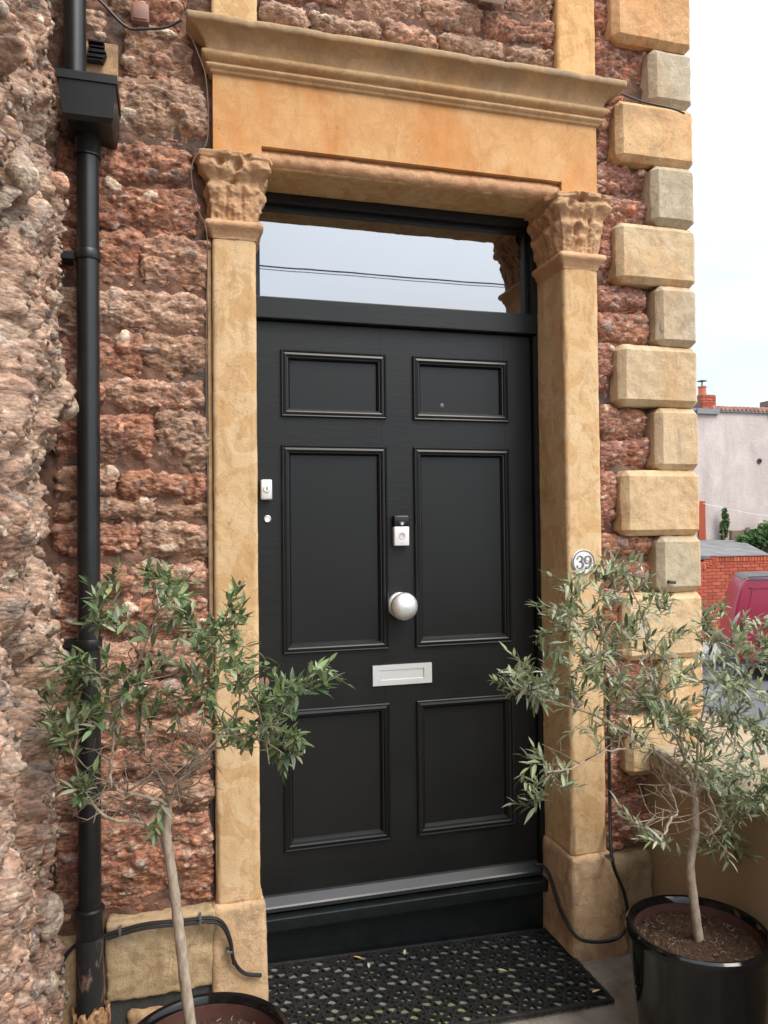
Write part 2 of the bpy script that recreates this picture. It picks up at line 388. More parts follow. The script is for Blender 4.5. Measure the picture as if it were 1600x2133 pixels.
c = t.mix(t.rng(f, .35, .65), (.13, .128, .115), (.22, .216, .195))
mm = t.n('SeparateXYZ'); t.set(mm, 0, g); gr = t.math('MULTIPLY', t.rng(mm.outputs[1], -.22, -.5), t.rng(t.noise(g, 6, 4), .40, .56))
c = t.mix(gr, c, (.20, .23, .07))
M['slab'] = t.fin(c, .75, t.bump(t.noise(g, 60, 5), .006, .6), .35)
t = NT('asphalt'); g = t.n('NewGeometry').outputs['Position']
c = t.mix(t.rng(t.noise(g, .6, 6, .65), .35, .68), (.085, .086, .09), (.13, .13, .132)); c = t.mix(t.rng(t.vor(g, 70), .1, .5, .35, 0), c, (.22, .22, .215))
M['asphalt'] = t.fin(c, .85, t.bump(t.noise(g, 160, 3), .006, .6), .4)
t = NT('ground_earth'); g = t.n('NewGeometry').outputs['Position']
M['ground'] = t.fin(t.mix(t.rng(t.noise(g, .05, 6), .35, .65), (.11, .11, .095), (.17, .155, .13)), .9)
t = NT('concrete_flag'); g = t.n('NewGeometry').outputs['Position']
M['pavement'] = t.fin(t.mix(t.rng(t.noise(g, 2, 6), .35, .65), (.25, .24, .225), (.34, .325, .30)), .85, t.bump(t.noise(g, 60, 4), .004, .5))
t = NT('tan_masonry_paint'); g = t.n('NewGeometry').outputs['Position']; mpp = t.n('Mapping'); t.set(mpp, 'Vector', g); t.set(mpp, 'Scale', (1, 1, .3)); f = t.noise(mpp.outputs[0], 6, 6, .6)
c = t.mix(t.rng(f, .35, .66), (.36, .265, .16), (.43, .325, .21)); c = t.mix(t.rng(t.noise(g, 20, 6, .7), .6, .74, 0, .4), c, (.19, .14, .08))
M['tanwall'] = t.fin(c, .8, t.bump(t.noise(g, 120, 4), .004, .5), .35)
t = NT('pink_render'); g = t.n('NewGeometry').outputs['Position']; mpp = t.n('Mapping'); t.set(mpp, 'Vector', g); t.set(mpp, 'Scale', (1, 1, .55)); f = t.noise(mpp.outputs[0], 1.6, 8, .65, .6)
c = t.mix(t.rng(f, .33, .68), (.42, .355, .325), (.58, .50, .465)); M['pink'] = t.fin(c, .9, t.bump(t.noise(g, 12, 5), .02, .5), .2)
t = NT('red_brick'); oi = t.n('ObjectInfo'); g = t.n('NewGeometry').outputs['Position']
c = t.mix(oi.outputs['Random'], (.30, .062, .035), (.47, .115, .06)); c = t.mix(t.rng(t.noise(g, 14, 5), .5, .75, 0, .5), c, (.23, .08, .06))
M['brick'] = t.fin(c, .85, t.bump(t.noise(g, 60, 4), .01, .5), .25)
M['brickmortar'] = plain('brick_mortar', (.16, .13, .11), .95, .2, .2, 20)
M['slate'] = plain('grey_felt_roof', (.17, .165, .16), .8, .3, .25, 3, .01)
M['lead'] = plain('lead_flashing', (.20, .21, .22), .6, .4, .15, 6)
M['claytile'] = plain('clay_ridge_tile', (.40, .21, .15), .8, .3, .25, 5)
M['claypot'] = plain('red_chimney_pot', (.45, .13, .07), .7, .3, .15, 6)
M['darkmetal'] = plain('dark_metal', (.03, .03, .032), .5)
M['fencewood'] = plain('brown_fence_stone', (.17, .125, .085), .85, .3, .25, 3)
M['vanred'] = plain('maroon_car_paint', (.27, .006, .034), .30, .5, .08, 4, Coat_Weight=.25, Coat_Roughness=.05)
M['vandark'] = plain('dark_van_trim', (.06, .065, .07), .35)
M['tyre'] = plain('tyre_rubber', (.018, .018, .018), .8)
M['carglass'] = plain('car_window', (.01, .012, .013), .05, .6)
M['lamp_red'] = plain('red_lamp_lens', (.35, .02, .02), .15)
M['bitumen'] = plain('dark_bitumen_band', (.055, .056, .056), .75, .3, .25, 14, .006)
M['batten'] = plain('cream_batten', (.40, .27, .145), .8, .3, .25, 25, .003)
M['sign'] = plain('white_enamel', (.80, .79, .76), .25, .5, .02)
M['signgrey'] = plain('grey_sign_lettering', (.17, .165, .17), .35, .5, .05)
M['wood'] = plain('brown_pole_wood', (.16, .11, .07), .85)
M['deadleaf'] = plain('dry_fallen_leaf', (.50, .42, .20), .6, .4, .3, 40)
# skeletons of the trees and runs of the cables, in metres
LTIPS = [(-0.554,-0.652,1.364), (-0.514,-0.794,1.356), (-0.497,-0.667,1.386), (-0.427,-0.767,1.412), (-0.405,-0.778,1.401), (-0.371,-0.937,1.403), (-0.379,-0.697,1.362), (-0.357,-1.005,1.372), (-0.367,-0.925,1.340), (-0.465,-0.841,1.320), (-0.521,-0.718,1.299), (-0.486,-0.909,1.302), (-0.346,-0.740,1.306), (-0.329,-0.707,1.296), (-0.519,-0.911,1.350), (-0.394,-0.811,1.375), (-0.249,-1.033,1.351), (-0.229,-0.921,1.319), (-0.256,-1.020,1.305), (-0.228,-0.742,1.249), (-0.264,-0.895,1.270), (-0.273,-0.733,1.262), (-0.439,-0.738,1.258), (-0.346,-0.738,1.249), (-0.323,-0.960,1.260), (-0.304,-0.996,1.254), (-0.278,-0.839,1.231), (-0.264,-0.977,1.229), (-0.222,-0.812,1.179), (-0.198,-0.920,1.206), (-0.174,-0.889,1.178), (-0.206,-0.752,1.145), (-0.625,-0.768,1.195), (-0.586,-0.908,1.226), (-0.568,-0.897,1.233), (-0.568,-0.776,1.193), (-0.630,-0.764,1.130), (-0.609,-0.735,1.133), (-0.588,-0.815,1.179), (-0.566,-0.743,1.143), (-0.537,-0.831,1.190), (-0.630,-0.731,1.024), (-0.615,-0.690,0.995), (-0.600,-0.879,1.080), (-0.578,-0.823,1.033), (-0.619,-0.773,1.088), (-0.514,-0.747,1.174), (-0.472,-0.893,1.202), (-0.447,-0.806,1.169), (-0.416,-0.792,1.176), (-0.385,-0.717,1.184), (-0.342,-0.894,1.189), (-0.310,-0.817,1.163), (-0.294,-0.961,1.167), (-0.426,-0.828,1.129), (-0.461,-0.917,1.159), (-0.509,-0.675,1.127), (-0.384,-0.861,1.143), (-0.352,-0.745,1.107), (-0.322,-0.882,1.122), (-0.274,-0.742,1.078), (-0.261,-0.902,1.090), (-0.475,-0.866,1.098), (-0.437,-0.801,1.081), (-0.408,-0.724,1.072), (-0.530,-0.686,1.073), (-0.554,-0.762,1.102), (-0.518,-0.931,1.096), (-0.491,-0.778,1.046), (-0.572,-0.866,1.105), (-0.200,-0.817,1.123), (-0.163,-0.776,1.101), (-0.159,-0.895,1.092), (-0.151,-0.870,1.097), (-0.151,-1.039,1.153), (-0.111,-0.901,1.134), (-0.109,-1.031,1.179), (-0.065,-0.891,1.162), (-0.057,-0.972,1.197), (-0.014,-0.858,1.181), (-0.065,-1.068,1.193), (-0.139,-1.027,1.120), (-0.148,-0.845,1.058), (-0.097,-0.911,1.027), (-0.110,-0.889,1.006), (-0.121,-0.801,0.972), (-0.145,-0.906,1.019), (-0.144,-0.806,1.009), (-0.103,-0.910,1.000), (-0.107,-0.778,0.936), (-0.213,-0.832,1.027), (-0.206,-0.996,1.088), (-0.241,-0.918,1.040), (-0.198,-0.773,0.988), (-0.400,-0.881,0.861), (-0.562,-0.833,0.961), (-0.546,-0.888,0.955), (-0.333,-0.859,1.011)]
RTIPS = [(0.814,-0.754,1.377), (0.810,-0.673,1.359), (0.797,-0.733,1.343), (0.828,-0.804,1.385), (0.850,-0.756,1.349), (0.826,-0.746,1.323), (0.847,-0.582,1.318), (1.001,-0.596,1.300), (0.950,-0.708,1.275), (0.726,-0.837,1.307), (0.864,-0.645,1.258), (0.740,-0.631,1.310), (0.792,-0.593,1.270), (0.697,-0.735,1.260), (0.593,-0.809,1.277), (0.708,-0.644,1.229), (0.684,-0.810,1.249), (0.835,-0.627,1.215), (0.882,-0.627,1.199), (0.959,-0.785,1.268), (1.057,-0.623,1.220), (0.853,-0.839,1.225), (0.965,-0.597,1.192), (0.847,-0.733,1.173), (0.849,-0.628,1.159), (0.779,-0.613,1.188), (0.748,-0.524,1.164), (0.739,-0.523,1.128), (0.608,-0.817,1.146), (0.628,-0.832,1.184), (0.769,-0.683,1.129), (0.716,-0.848,1.132), (0.869,-0.670,1.108), (0.899,-0.722,1.142), (0.965,-0.694,1.162), (1.011,-0.786,1.186), (0.949,-0.829,1.168), (1.064,-0.620,1.104), (0.632,-0.579,1.078), (0.536,-0.808,1.111), (0.562,-0.782,1.079), (0.557,-0.592,1.037), (0.534,-0.707,1.041), (0.571,-0.675,1.052), (0.646,-0.563,1.004), (0.620,-0.707,1.048), (0.738,-0.537,0.993), (0.732,-0.608,0.994), (0.730,-0.666,0.979), (0.606,-0.765,1.086), (0.616,-0.686,1.018), (0.780,-0.607,1.061), (0.861,-0.548,1.031), (0.735,-0.839,1.104), (0.783,-0.830,1.087), (0.939,-0.659,1.060), (0.999,-0.642,1.054), (0.885,-0.874,1.102), (1.094,-0.669,1.053), (1.126,-0.694,1.069), (1.090,-0.718,1.034), (0.962,-0.806,1.045), (0.907,-0.753,1.025), (0.840,-0.763,1.032), (0.876,-0.605,0.997), (0.737,-0.748,1.036), (0.768,-0.757,0.983), (0.921,-0.582,0.903), (0.890,-0.578,0.890), (0.969,-0.584,0.929), (0.993,-0.647,0.956), (0.896,-0.876,1.000), (0.713,-0.823,0.939), (0.836,-0.691,0.881), (0.933,-0.612,0.881), (1.119,-0.654,0.905), (1.078,-0.730,0.899), (1.213,-0.661,1.232), (1.047,-0.900,1.275), (1.032,-0.870,1.221), (1.076,-0.843,1.190), (1.084,-0.871,1.167), (1.059,-0.844,1.151), (1.076,-0.918,1.200), (1.176,-0.855,1.200), (1.128,-0.965,1.241), (1.242,-0.815,1.165), (1.294,-0.685,1.116), (1.245,-0.848,1.142), (1.250,-0.786,1.105), (1.180,-0.771,1.093), (1.228,-0.669,1.045), (1.250,-0.746,1.057), (1.327,-0.735,1.050), (1.063,-0.835,1.058), (1.236,-0.679,0.989), (1.204,-0.930,1.221), (1.287,-0.873,1.144), (1.359,-0.774,1.027), (0.603,-0.706,0.865), (0.661,-0.526,0.795), (0.712,-0.548,0.769), (0.614,-0.768,0.830), (0.549,-0.727,0.817), (0.541,-0.787,0.805), (0.642,-0.528,0.684), (0.552,-0.687,0.726), (0.605,-0.683,0.726), (0.618,-0.731,0.780), (0.620,-0.784,0.822), (0.700,-0.688,0.798), (0.675,-0.759,0.783), (0.651,-0.635,0.718), (0.807,-0.805,0.720), (0.879,-0.714,0.654), (0.977,-0.586,0.582), (0.916,-0.773,0.618), (1.055,-0.604,0.522), (0.833,-0.862,0.663), (0.991,-0.730,0.580), (1.121,-0.747,0.557), (1.190,-0.638,0.534), (1.210,-0.656,0.525), (1.140,-0.784,0.570), (1.240,-0.723,0.540), (1.306,-0.664,0.487), (1.180,-0.716,0.580), (1.217,-0.652,0.695), (1.256,-0.668,0.711), (1.174,-0.807,0.736), (1.243,-0.762,0.673), (1.150,-0.908,0.758), (1.150,-0.815,0.687), (1.307,-0.706,0.618), (1.276,-0.800,0.669), (1.188,-0.883,0.772), (1.100,-0.915,0.816), (1.214,-0.906,0.751), (1.051,-0.901,0.830), (1.240,-0.915,0.829), (1.252,-0.861,0.640), (1.069,-0.940,1.071), (1.291,-0.717,0.894), (1.152,-0.833,0.962), (1.135,-0.769,0.867), (1.176,-0.758,0.961), (1.135,-0.924,0.932), (1.006,-0.906,0.942), (1.035,-0.887,0.864), (1.411,-0.697,0.862), (1.182,-0.949,1.051), (1.178,-0.836,1.033), (1.268,-0.700,0.991), (1.119,-0.759,0.872), (1.014,-0.934,1.052), (1.214,-0.679,0.916), (1.159,-0.843,0.998), (1.148,-0.915,0.941), (1.157,-0.858,0.952), (1.294,-0.803,0.874), (1.002,-0.920,0.898), (1.351,-0.802,0.892), (1.323,-0.807,0.940), (1.146,-0.893,0.950), (1.161,-0.825,0.837), (1.129,-0.898,0.814), (1.090,-0.953,1.057), (0.950,-0.712,0.833), (0.931,-0.759,0.980), (0.975,-0.630,0.942), (1.005,-0.863,0.852), (1.017,-0.782,0.887), (1.058,-0.714,0.938), (0.831,-0.863,0.936), (0.902,-0.783,0.985), (1.112,-0.722,0.890), (0.911,-0.823,0.950), (0.883,-0.773,0.930), (1.053,-0.743,0.852), (0.918,-0.768,0.986), (1.111,-0.654,0.903), (1.057,-0.646,0.947), (1.070,-0.658,0.887), (1.179,-0.828,0.727), (1.090,-0.887,0.738), (1.339,-0.797,0.742), (1.139,-0.817,0.777), (1.252,-0.819,0.684), (1.169,-0.745,0.700), (1.339,-0.688,0.628), (1.195,-0.695,0.615), (1.164,-0.932,0.799), (1.384,-0.712,0.619)]
LTRUNK = [(-0.323,-0.839,0.333), (-0.337,-0.837,0.447), (-0.347,-0.837,0.544), (-0.353,-0.836,0.598), (-0.363,-0.835,0.685), (-0.373,-0.834,0.761), (-0.379,-0.834,0.815), (-0.376,-0.836,0.858), (-0.377,-0.835,0.869)]
RTRUNK = [(1.071,-0.763,0.271), (1.061,-0.762,0.355), (1.050,-0.761,0.450), (1.043,-0.761,0.532), (1.056,-0.766,0.613), (1.057,-0.768,0.681), (1.056,-0.768,0.721)]
LLIMBS = [[(-0.373,-0.834,0.761), (-0.428,-0.805,0.826), (-0.465,-0.780,0.848), (-0.520,-0.749,0.854), (-0.591,-0.715,0.866)],
  [(-0.377,-0.835,0.863), (-0.390,-0.840,0.883), (-0.442,-0.835,0.902), (-0.488,-0.831,0.921), (-0.497,-0.838,0.967), (-0.491,-0.849,1.011), (-0.480,-0.862,1.097), (-0.459,-0.877,1.162), (-0.438,-0.892,1.205), (-0.412,-0.909,1.258), (-0.392,-0.924,1.320)],
  [(-0.377,-0.835,0.863), (-0.375,-0.816,0.889), (-0.380,-0.794,0.899), (-0.407,-0.766,0.937), (-0.429,-0.740,0.976), (-0.419,-0.724,1.039)],
  [(-0.376,-0.836,0.858), (-0.359,-0.862,0.919), (-0.338,-0.889,0.957), (-0.293,-0.924,1.004), (-0.224,-0.964,1.040), (-0.167,-1.001,1.086)],
  [(-0.359,-0.862,0.919), (-0.322,-0.847,0.964), (-0.268,-0.837,1.011), (-0.213,-0.828,1.093), (-0.232,-0.800,1.212)],
  [(-0.428,-0.810,0.828), (-0.509,-0.820,0.856), (-0.556,-0.840,0.931), (-0.572,-0.868,1.024)]]
RLIMBS = [[(1.056,-0.768,0.721), (1.016,-0.788,0.785), (0.960,-0.804,0.848), (0.892,-0.816,0.883), (0.800,-0.820,0.892), (0.711,-0.825,0.883), (0.635,-0.834,0.861), (0.562,-0.843,0.858)],
  [(1.056,-0.768,0.721), (0.980,-0.773,0.757), (0.959,-0.792,0.766), (0.962,-0.817,0.708), (0.932,-0.833,0.704), (0.821,-0.828,0.695)],
  [(0.930,-0.837,0.706), (0.901,-0.849,0.669), (0.873,-0.862,0.652)],
  [(1.056,-0.768,0.721), (1.046,-0.759,0.800), (1.006,-0.741,0.907), (0.972,-0.726,1.015), (0.951,-0.714,1.138), (0.930,-0.702,1.261), (0.895,-0.686,1.344)],
  [(1.056,-0.768,0.721), (1.077,-0.750,0.808), (1.107,-0.735,0.925), (1.151,-0.723,1.031), (1.196,-0.712,1.139)],
  [(1.056,-0.768,0.721), (1.144,-0.766,0.793), (1.243,-0.766,0.819), (1.344,-0.766,0.831)],
  [(1.056,-0.768,0.721), (1.070,-0.798,0.756), (1.080,-0.824,0.698), (1.076,-0.847,0.667), (1.028,-0.858,0.645), (1.018,-0.880,0.629)],
  [(1.034,-0.763,0.776), (0.905,-0.751,0.878), (0.791,-0.742,0.951), (0.679,-0.733,0.997), (0.581,-0.728,1.029), (0.516,-0.731,1.060)],
  [(1.008,-0.738,0.907), (0.858,-0.735,1.052), (0.750,-0.742,1.152), (0.670,-0.757,1.250)]]
CABLE_L = [(-0.705,-0.268,0.061), (-0.705,-0.268,0.141), (-0.699,-0.268,0.207), (-0.665,-0.268,0.276), (-0.627,-0.268,0.311), (-0.553,-0.268,0.324), (-0.449,-0.268,0.338), (-0.341,-0.268,0.334), (-0.257,-0.268,0.329), (-0.222,-0.268,0.307), (-0.201,-0.268,0.253), (-0.192,-0.268,0.195), (-0.162,-0.268,0.152), (-0.109,-0.268,0.136)]
CABLE_R = [(1.070,-0.290,0.954), (1.068,-0.290,0.725), (1.071,-0.290,0.496), (1.083,-0.290,0.347), (1.127,-0.290,0.228), (1.142,-0.290,0.127), (1.113,-0.290,0.086), (0.986,-0.290,0.082), (0.906,-0.290,0.138), (0.863,-0.290,0.231), (0.828,-0.290,0.284)]
CABLE_T = [(-0.585,-0.250,3.092), (-0.545,-0.250,3.055), (-0.507,-0.250,3.018), (-0.477,-0.250,3.001), (-0.449,-0.250,3.005), (-0.422,-0.250,3.010), (-0.375,-0.250,3.022), (-0.329,-0.250,3.052)]
CABLE_Q = [(1.185,-0.270,3.024), (1.272,-0.270,3.008), (1.392,-0.270,3.000), (1.444,-0.270,2.989)]
CABLE_W = [(-0.312,-0.262,3.020), (-0.281,-0.262,2.951), (-0.256,-0.262,2.865), (-0.254,-0.262,2.687), (-0.297,-0.262,2.615), (-0.300,-0.262,2.541), (-0.281,-0.262,2.462), (-0.256,-0.262,2.376), (-0.259,-0.262,2.081), (-0.257,-0.262,1.642), (-0.255,-0.262,1.351), (-0.252,-0.262,1.061)]
# ------------------------------------------------------------------ the setting
def struct(name, mb, mat): return tag(mb.build(name, mat), kind='structure')
ROAD = -1.15
struct('ground', MB().box(-400, 400, -400, 400, ROAD-1.0, ROAD-.03), M['ground'])
struct('road', MB().box(-60, 60, 4.6, 9.6, ROAD-.2, ROAD), M['asphalt'])
struct('street', MB().box(-60, 60, -12.5, -5.2, ROAD-.2, ROAD+.004), M['asphalt'])
struct('side_road', MB().box(2.6, 8.2, -5.2, 4.6, ROAD-.2, ROAD-.004), M['asphalt'])
struct('pavement', MB().bev(-60, 60, 9.62, 11.5, ROAD-.2, ROAD+.12, .02), M['pavement'])
struct('yard', MB().box(-1.1, 1.30, -4.6, -.02, ROAD-.3, 0.0), M['yard'])
# the pale flag that shows through the holes of the mat
V, F, N = soft_block((-.104, -.475, -.05), (.962, -.03, .004), .02, .004)
V[:, 2] += np.where(V[:, 2] > 0, .0015*fbm(V, .08, 3, 3), 0)
V[:, 2] += np.clip((.96-V[:, 0])/1.04, 0, 1.1)*.030          # the flag falls towards the right
tag(mesh_obj('flagstone', V, F, M['slab']), kind='structure')

# ------------------------------------------------------------------ house
D = -0.226                                   # face of the door surround
house = thing('house', 'red rubble stone house front with ochre door surround and black front door', 'house', (.43, 0, 0))
def hp(o, label=None):
    keep(o, house)
    if label: o['label'] = label
    return o
# mortar core with door opening
mc = MB()
mc.box(-1.30, -.112, -.150, .25, -.3, 4.6); mc.box(.975, 1.47, -.150, .25, -.3, 4.6); mc.box(-.112, .975, -.150, .25, 2.72, 4.6)
mc.box(1.30, 1.47, .25, 8.0, ROAD-.3, 4.6); mc.box(-1.30, 1.30, 7.6, 8.0, ROAD-.3, 4.6); mc.box(-1.30, -1.1, .25, 7.6, ROAD-.3, 4.6)
mc.box(-1.30, 1.47, -.150, .25, ROAD-.3, -.3)
hp(mc.build('wall', M['mortar']))
hp(MB().box(-1.32, 1.52, -.15, 8.02, 4.6, 4.75).build('parapet', M['coping']))
# uneven mortar skin between the stones on the front
def mortar_skin(x0, x1, z0, z1, proud):
    nx, nz = int((x1-x0)/.008)+2, int((z1-z0)/.008)+2
    X, Z = np.meshgrid(np.linspace(x0, x1, nx), np.linspace(z0, z1, nz), indexing='ij')
    V = np.stack([X.ravel(), np.full(X.size, -.156), Z.ravel()], 1)
    V[:, 1] -= proud + .018*fbm(V, .07, 4, 21) + .010*fbm(V, .016, 3, 22)
    return V, grid_faces(nx, nz)
for k, a in enumerate(((-.90, -.20, .30, 3.75, .036), (1.08, 1.36, .0, 3.75, .020), (-.13, .99, 3.0, 3.75, .030))):
    V, F = mortar_skin(*a); hp(mesh_obj('mortar_joint', V, F, M['mortar'], smoothf=True))

PEB = np.array([(.42, .33, .28), (.34, .29, .27), (.52, .37, .29), (.33, .14, .09), (.55, .47, .39), (.30, .24, .23), (.44, .24, .17)])
def conglom(P, matrix, matrix2, pale=0.0, s_big=.05, s_small=.02, seed=0, stretch=(.85, 1, 1.35), big=.20, small=.48, amp=1.0, groove=.13):
    """displacement (m) and colour of pudding-stone at world points"""
    Q = P*np.array(stretch); Q = Q + .010*np.stack([fbm(P, .03, 2, 31), fbm(P, .03, 2, 37), fbm(P, .03, 2, 41)], 1)
    f1, f2, r1, r2 = worley(Q, s_big, seed); g1, g2, q1, q2 = worley(Q, s_small, seed+50)
    rb = .30+.28*r2; mb = (r1 < big)
    db = np.where(mb, np.sqrt(np.clip(1-(f1/rb)**2, 0, 1))*rb*s_big*.55, 0)
    rs = .34+.25*q2; ms = (q1 < small)
    ds = np.where(ms, np.sqrt(np.clip(1-(g1/rs)**2, 0, 1))*rs*s_small*.55, 0)
    fine = fbm(P, .012, 3, 61)
    mid = fbm(P*np.array((1, 1, 1.2)), .05, 4, 67, .6)
    gap = -groove*s_small*smooth(.24, .0, g2-g1)-groove*.6*s_big*smooth(.16, .0, f2-f1)
    disp = amp*(gap+np.maximum(db, ds) + .0032*fine + .008*mid)
    w = smooth(-.35, .45, fbm(P, .09, 4, 71))[:, None]
    col = np.array(matrix)*(1-w)+np.array(matrix2)*w
    cs = PEB[(q2*6.99).astype(int)]*(.75+.5*q1/small)[:, None]
    cb = PEB[(r2*6.99).astype(int)]*(.75+.55*r1/big)[:, None]
    es = ((ds > s_small*.03) & ms)[:, None]; eb = ((db > s_big*.03) & mb)[:, None]
    col = np.where(es, col*.5+cs*.5, col); col = np.where(eb, cb*.75+col*.25, col)
    if pale: col = col*(1-pale)+np.array((.46, .37, .30))*pale*(.8+.4*w)
    return disp, col
RED = ((.325, .160, .105), (.28, .150, .108)); BRN = ((.31, .18, .115), (.25, .145, .098)); PNK = ((.40, .215, .145), (.33, .175, .118)); PUR = ((.29, .135, .095), (.24, .118, .092))
TON = {'r': (RED, 0), 'b': (BRN, .12), 'p': (PNK, .25), 'g': (BRN, .28), 'w': (PNK, .45), 'u': (PUR, 0)}
def rubble(x0, x1, z0, z1, tone='r', bulge=.03, res=.005, seed=0, y1=-.13, amp=1.0):
    g = -.004
    V, F, N = soft_block((x0+g, -.176-bulge, z0+g), (x1-g, y1, z1-g), res, min(.022, (z1-z0)*.3, (x1-x0)*.3), 1.7, 'flrtd')
    V[:, 0] += .016*fbm(V, .10, 3, 81+seed)+.006*fbm(V, .03, 2, 83+seed); V[:, 2] += .013*fbm(V, .11, 3, 87+seed)+.007*fbm(V, .032, 3, 88+seed)
    (a, b), pale = TON[tone]
    d, col = conglom(V, a, b, pale, seed=seed*3, amp=amp)
    Q = V*np.array((.7, 1, 1.05))
    ridge = .024*(np.abs(fbm(Q, .10, 4, 93+seed, .5))-.22)                      # split, flaky face
    big = .018*fbm(V, .12, 3, 91+seed)
    t_ = np.clip((V[:, 2]-z0)/(z1-z0), 0, 1)
    tilt = .012*smooth(.1, .65, t_)-.012*smooth(.35, .0, t_)  # rock-faced: the belly overhangs the bed joint
    fr_ = np.clip(-N[:, 1], 0, 1)
    V = V + N*(d+big+(ridge+tilt)*fr_)[:, None]
    return hp(mesh_obj('stone', V, F, M['rock'], None, col, True))
LEFT = [(-.70, -.55, 2.994, 3.077, 'w'), (-.546, -.485, 3.062, 3.125, 'b'), (-.50, -.325, 3.05, 3.146, 'r'), (-.50, -.30, 2.885, 3.04, 'b'), (-.525, -.255, 2.691, 2.878, 'g'),
 (-.70, -.313, 2.553, 2.672, 'r'), (-.70, -.292, 2.409, 2.548, 'r'), (-.70, -.46, 2.228, 2.396, 'r'), (-.456, -.259, 2.24, 2.402, 'p'), (-.70, -.258, 2.098, 2.223, 'w'),
 (-.70, -.445, 1.952, 2.088, 'r'), (-.438, -.256, 1.955, 2.091, 'b'), (-.563, -.257, 1.849, 1.949, 'p'), (-.70, -.568, 1.849, 1.945, 'r'), (-.70, -.417, 1.681, 1.843, 'r'), (-.409, -.258, 1.672, 1.847, 'g'),
 (-.70, -.520, 1.586, 1.676, 'p'), (-.516, -.258, 1.579, 1.666, 'r'), (-.70, -.418, 1.514, 1.583, 'b'), (-.413, -.256, 1.512, 1.575, 'b'), (-.70, -.461, 1.405, 1.508, 'r'), (-.456, -.254, 1.394, 1.508, 'g'),
 (-.70, -.252, .348, .622, 'r'), (-.70, -.56, 2.678, 2.86, 'b'), (-.60, -.30, 3.13, 3.25, 'r'), (-.70, -.60, 3.085, 3.25, 'r')]
z = 1.388
k = 0
while z > .70:
    h = rnd.uniform(.10, .14); z0 = max(.625, z-h)
    if z0-.625 < .06: z0 = .628
    xm = rnd.uniform(-.52, -.38)
    LEFT += [(-.70, xm-.003, z0+.004, z, 'rrpb'[k % 4]), (xm+.003, -.252, z0+.004, z, 'prbr'[k % 4])]
    z = z0; k += 1
for k, a in enumerate(LEFT): rubble(*a[:4], a[4], .022+.014*rnd.random(), seed=k)
RIGHT = [(1.125, 1.335, 3.112, 3.257, 'u'), (1.12, 1.204, 2.815, 3.02, 'u'), (1.125, 1.342, 2.694, 2.808, 'u'), (1.125, 1.335, 2.587, 2.688, 'u'), (1.118, 1.185, 2.372, 2.575, 'u'),
 (1.115, 1.322, 2.262, 2.366, 'u'), (1.115, 1.325, 2.146, 2.256, 'r'), (1.112, 1.177, 1.917, 2.14, 'u'), (1.112, 1.313, 1.802, 1.912, 'r'), (1.112, 1.315, 1.69, 1.796, 'u'),
 (1.110, 1.178, 1.457, 1.684, 'u'), (1.11, 1.334, 1.364, 1.454, 'r'), (1.11, 1.332, 1.250, 1.358, 'u'), (1.11, 1.189, 1.012, 1.244, 'r'), (1.11, 1.34, .80, 1.006, 'u'), (1.11, 1.30, .69, .795, 'r'),
 (1.105, 1.30, .515, .686, 'r'), (1.105, 1.30, .328, .512, 'u'), (1.125, 1.23, 3.02, 3.108, 'r'), (1.125, 1.20, 3.262, 3.47, 'u')]
for k, a in enumerate(RIGHT): rubble(*a[:4], a[4], .012+.008*rnd.random(), seed=40+k, amp=.85)
TOP = [(-.085, .068, 3.115, 3.19, 'w'), (.075, .325, 3.112, 3.178, 'g'), (.332, .52, 3.112, 3.186, 'p'), (.528, .77, 3.112, 3.186, 'w'), (.778, .958, 3.112, 3.186, 'g'),
 (-.085, .190, 3.197, 3.30, 'r'), (.197, .461, 3.190, 3.30, 'p'), (.468, .690, 3.192, 3.30, 'p'), (.697, .958, 3.192, 3.292, 'r'),
 (-.085, .10, 3.306, 3.42, 'r'), (.107, .38, 3.306, 3.42, 'b'), (.387, .62, 3.306, 3.42, 'r'), (.627, .75, 3.306, 3.42, 'p'), (.757, .958, 3.30, 3.41, 'p')]
for k, a in enumerate(TOP): rubble(*a[:4], a[4], .022+.01*rnd.random(), seed=70+k)
for r in range(3):                                     # courses just above the picture
    z = 3.43+r*.12
    for x in np.arange(-.085, .9, .262): rubble(x, x+.255, z, z+.113, 'rpb'[r], .025, .011, 90+r)
    rubble(-.70, -.45, z-.17, z-.06, 'r', .025, .011, 96+r); rubble(-.443, -.26, z-.17, z-.06, 'b', .025, .011, 99+r)

# corner quoins : alternating long and short blocks that turn the corner
QZ = [(3.236, 3.475, 1, (1.16, .80, .52)), (3.027, 3.236, 0, (.93, .92, .89)), (2.804, 3.027, 1, (1.20, .93, .66)), (2.583, 2.804, 0, (.92, .905, .86)), (2.362, 2.583, 1, (1.10, .97, .80)),
      (2.140, 2.362, 0, (.92, .905, .86)), (1.918, 2.140, 1, (1.08, .97, .82)), (1.688, 1.918, 0, (1.1, .99, .84)), (1.451, 1.688, 1, (1.16, .97, .76)), (1.246, 1.451, 0, (.92, .91, .85)),
      (1.006, 1.246, 1, (1.18, 1.02, .82)), (.80, 1.006, 0, (1.18, .97, .72)), (.60, .80, 1, (1.1, .95, .72)), (.38, .60, 0, (1.0, .9, .7)), (.16, .38, 1, (1, .9, .72)), (-.06, .16, 0, (1, .9, .7)), (3.475, 3.70, 0, (1, .95, .8)), (3.70, 3.93, 1, (1.1, .9, .7))]
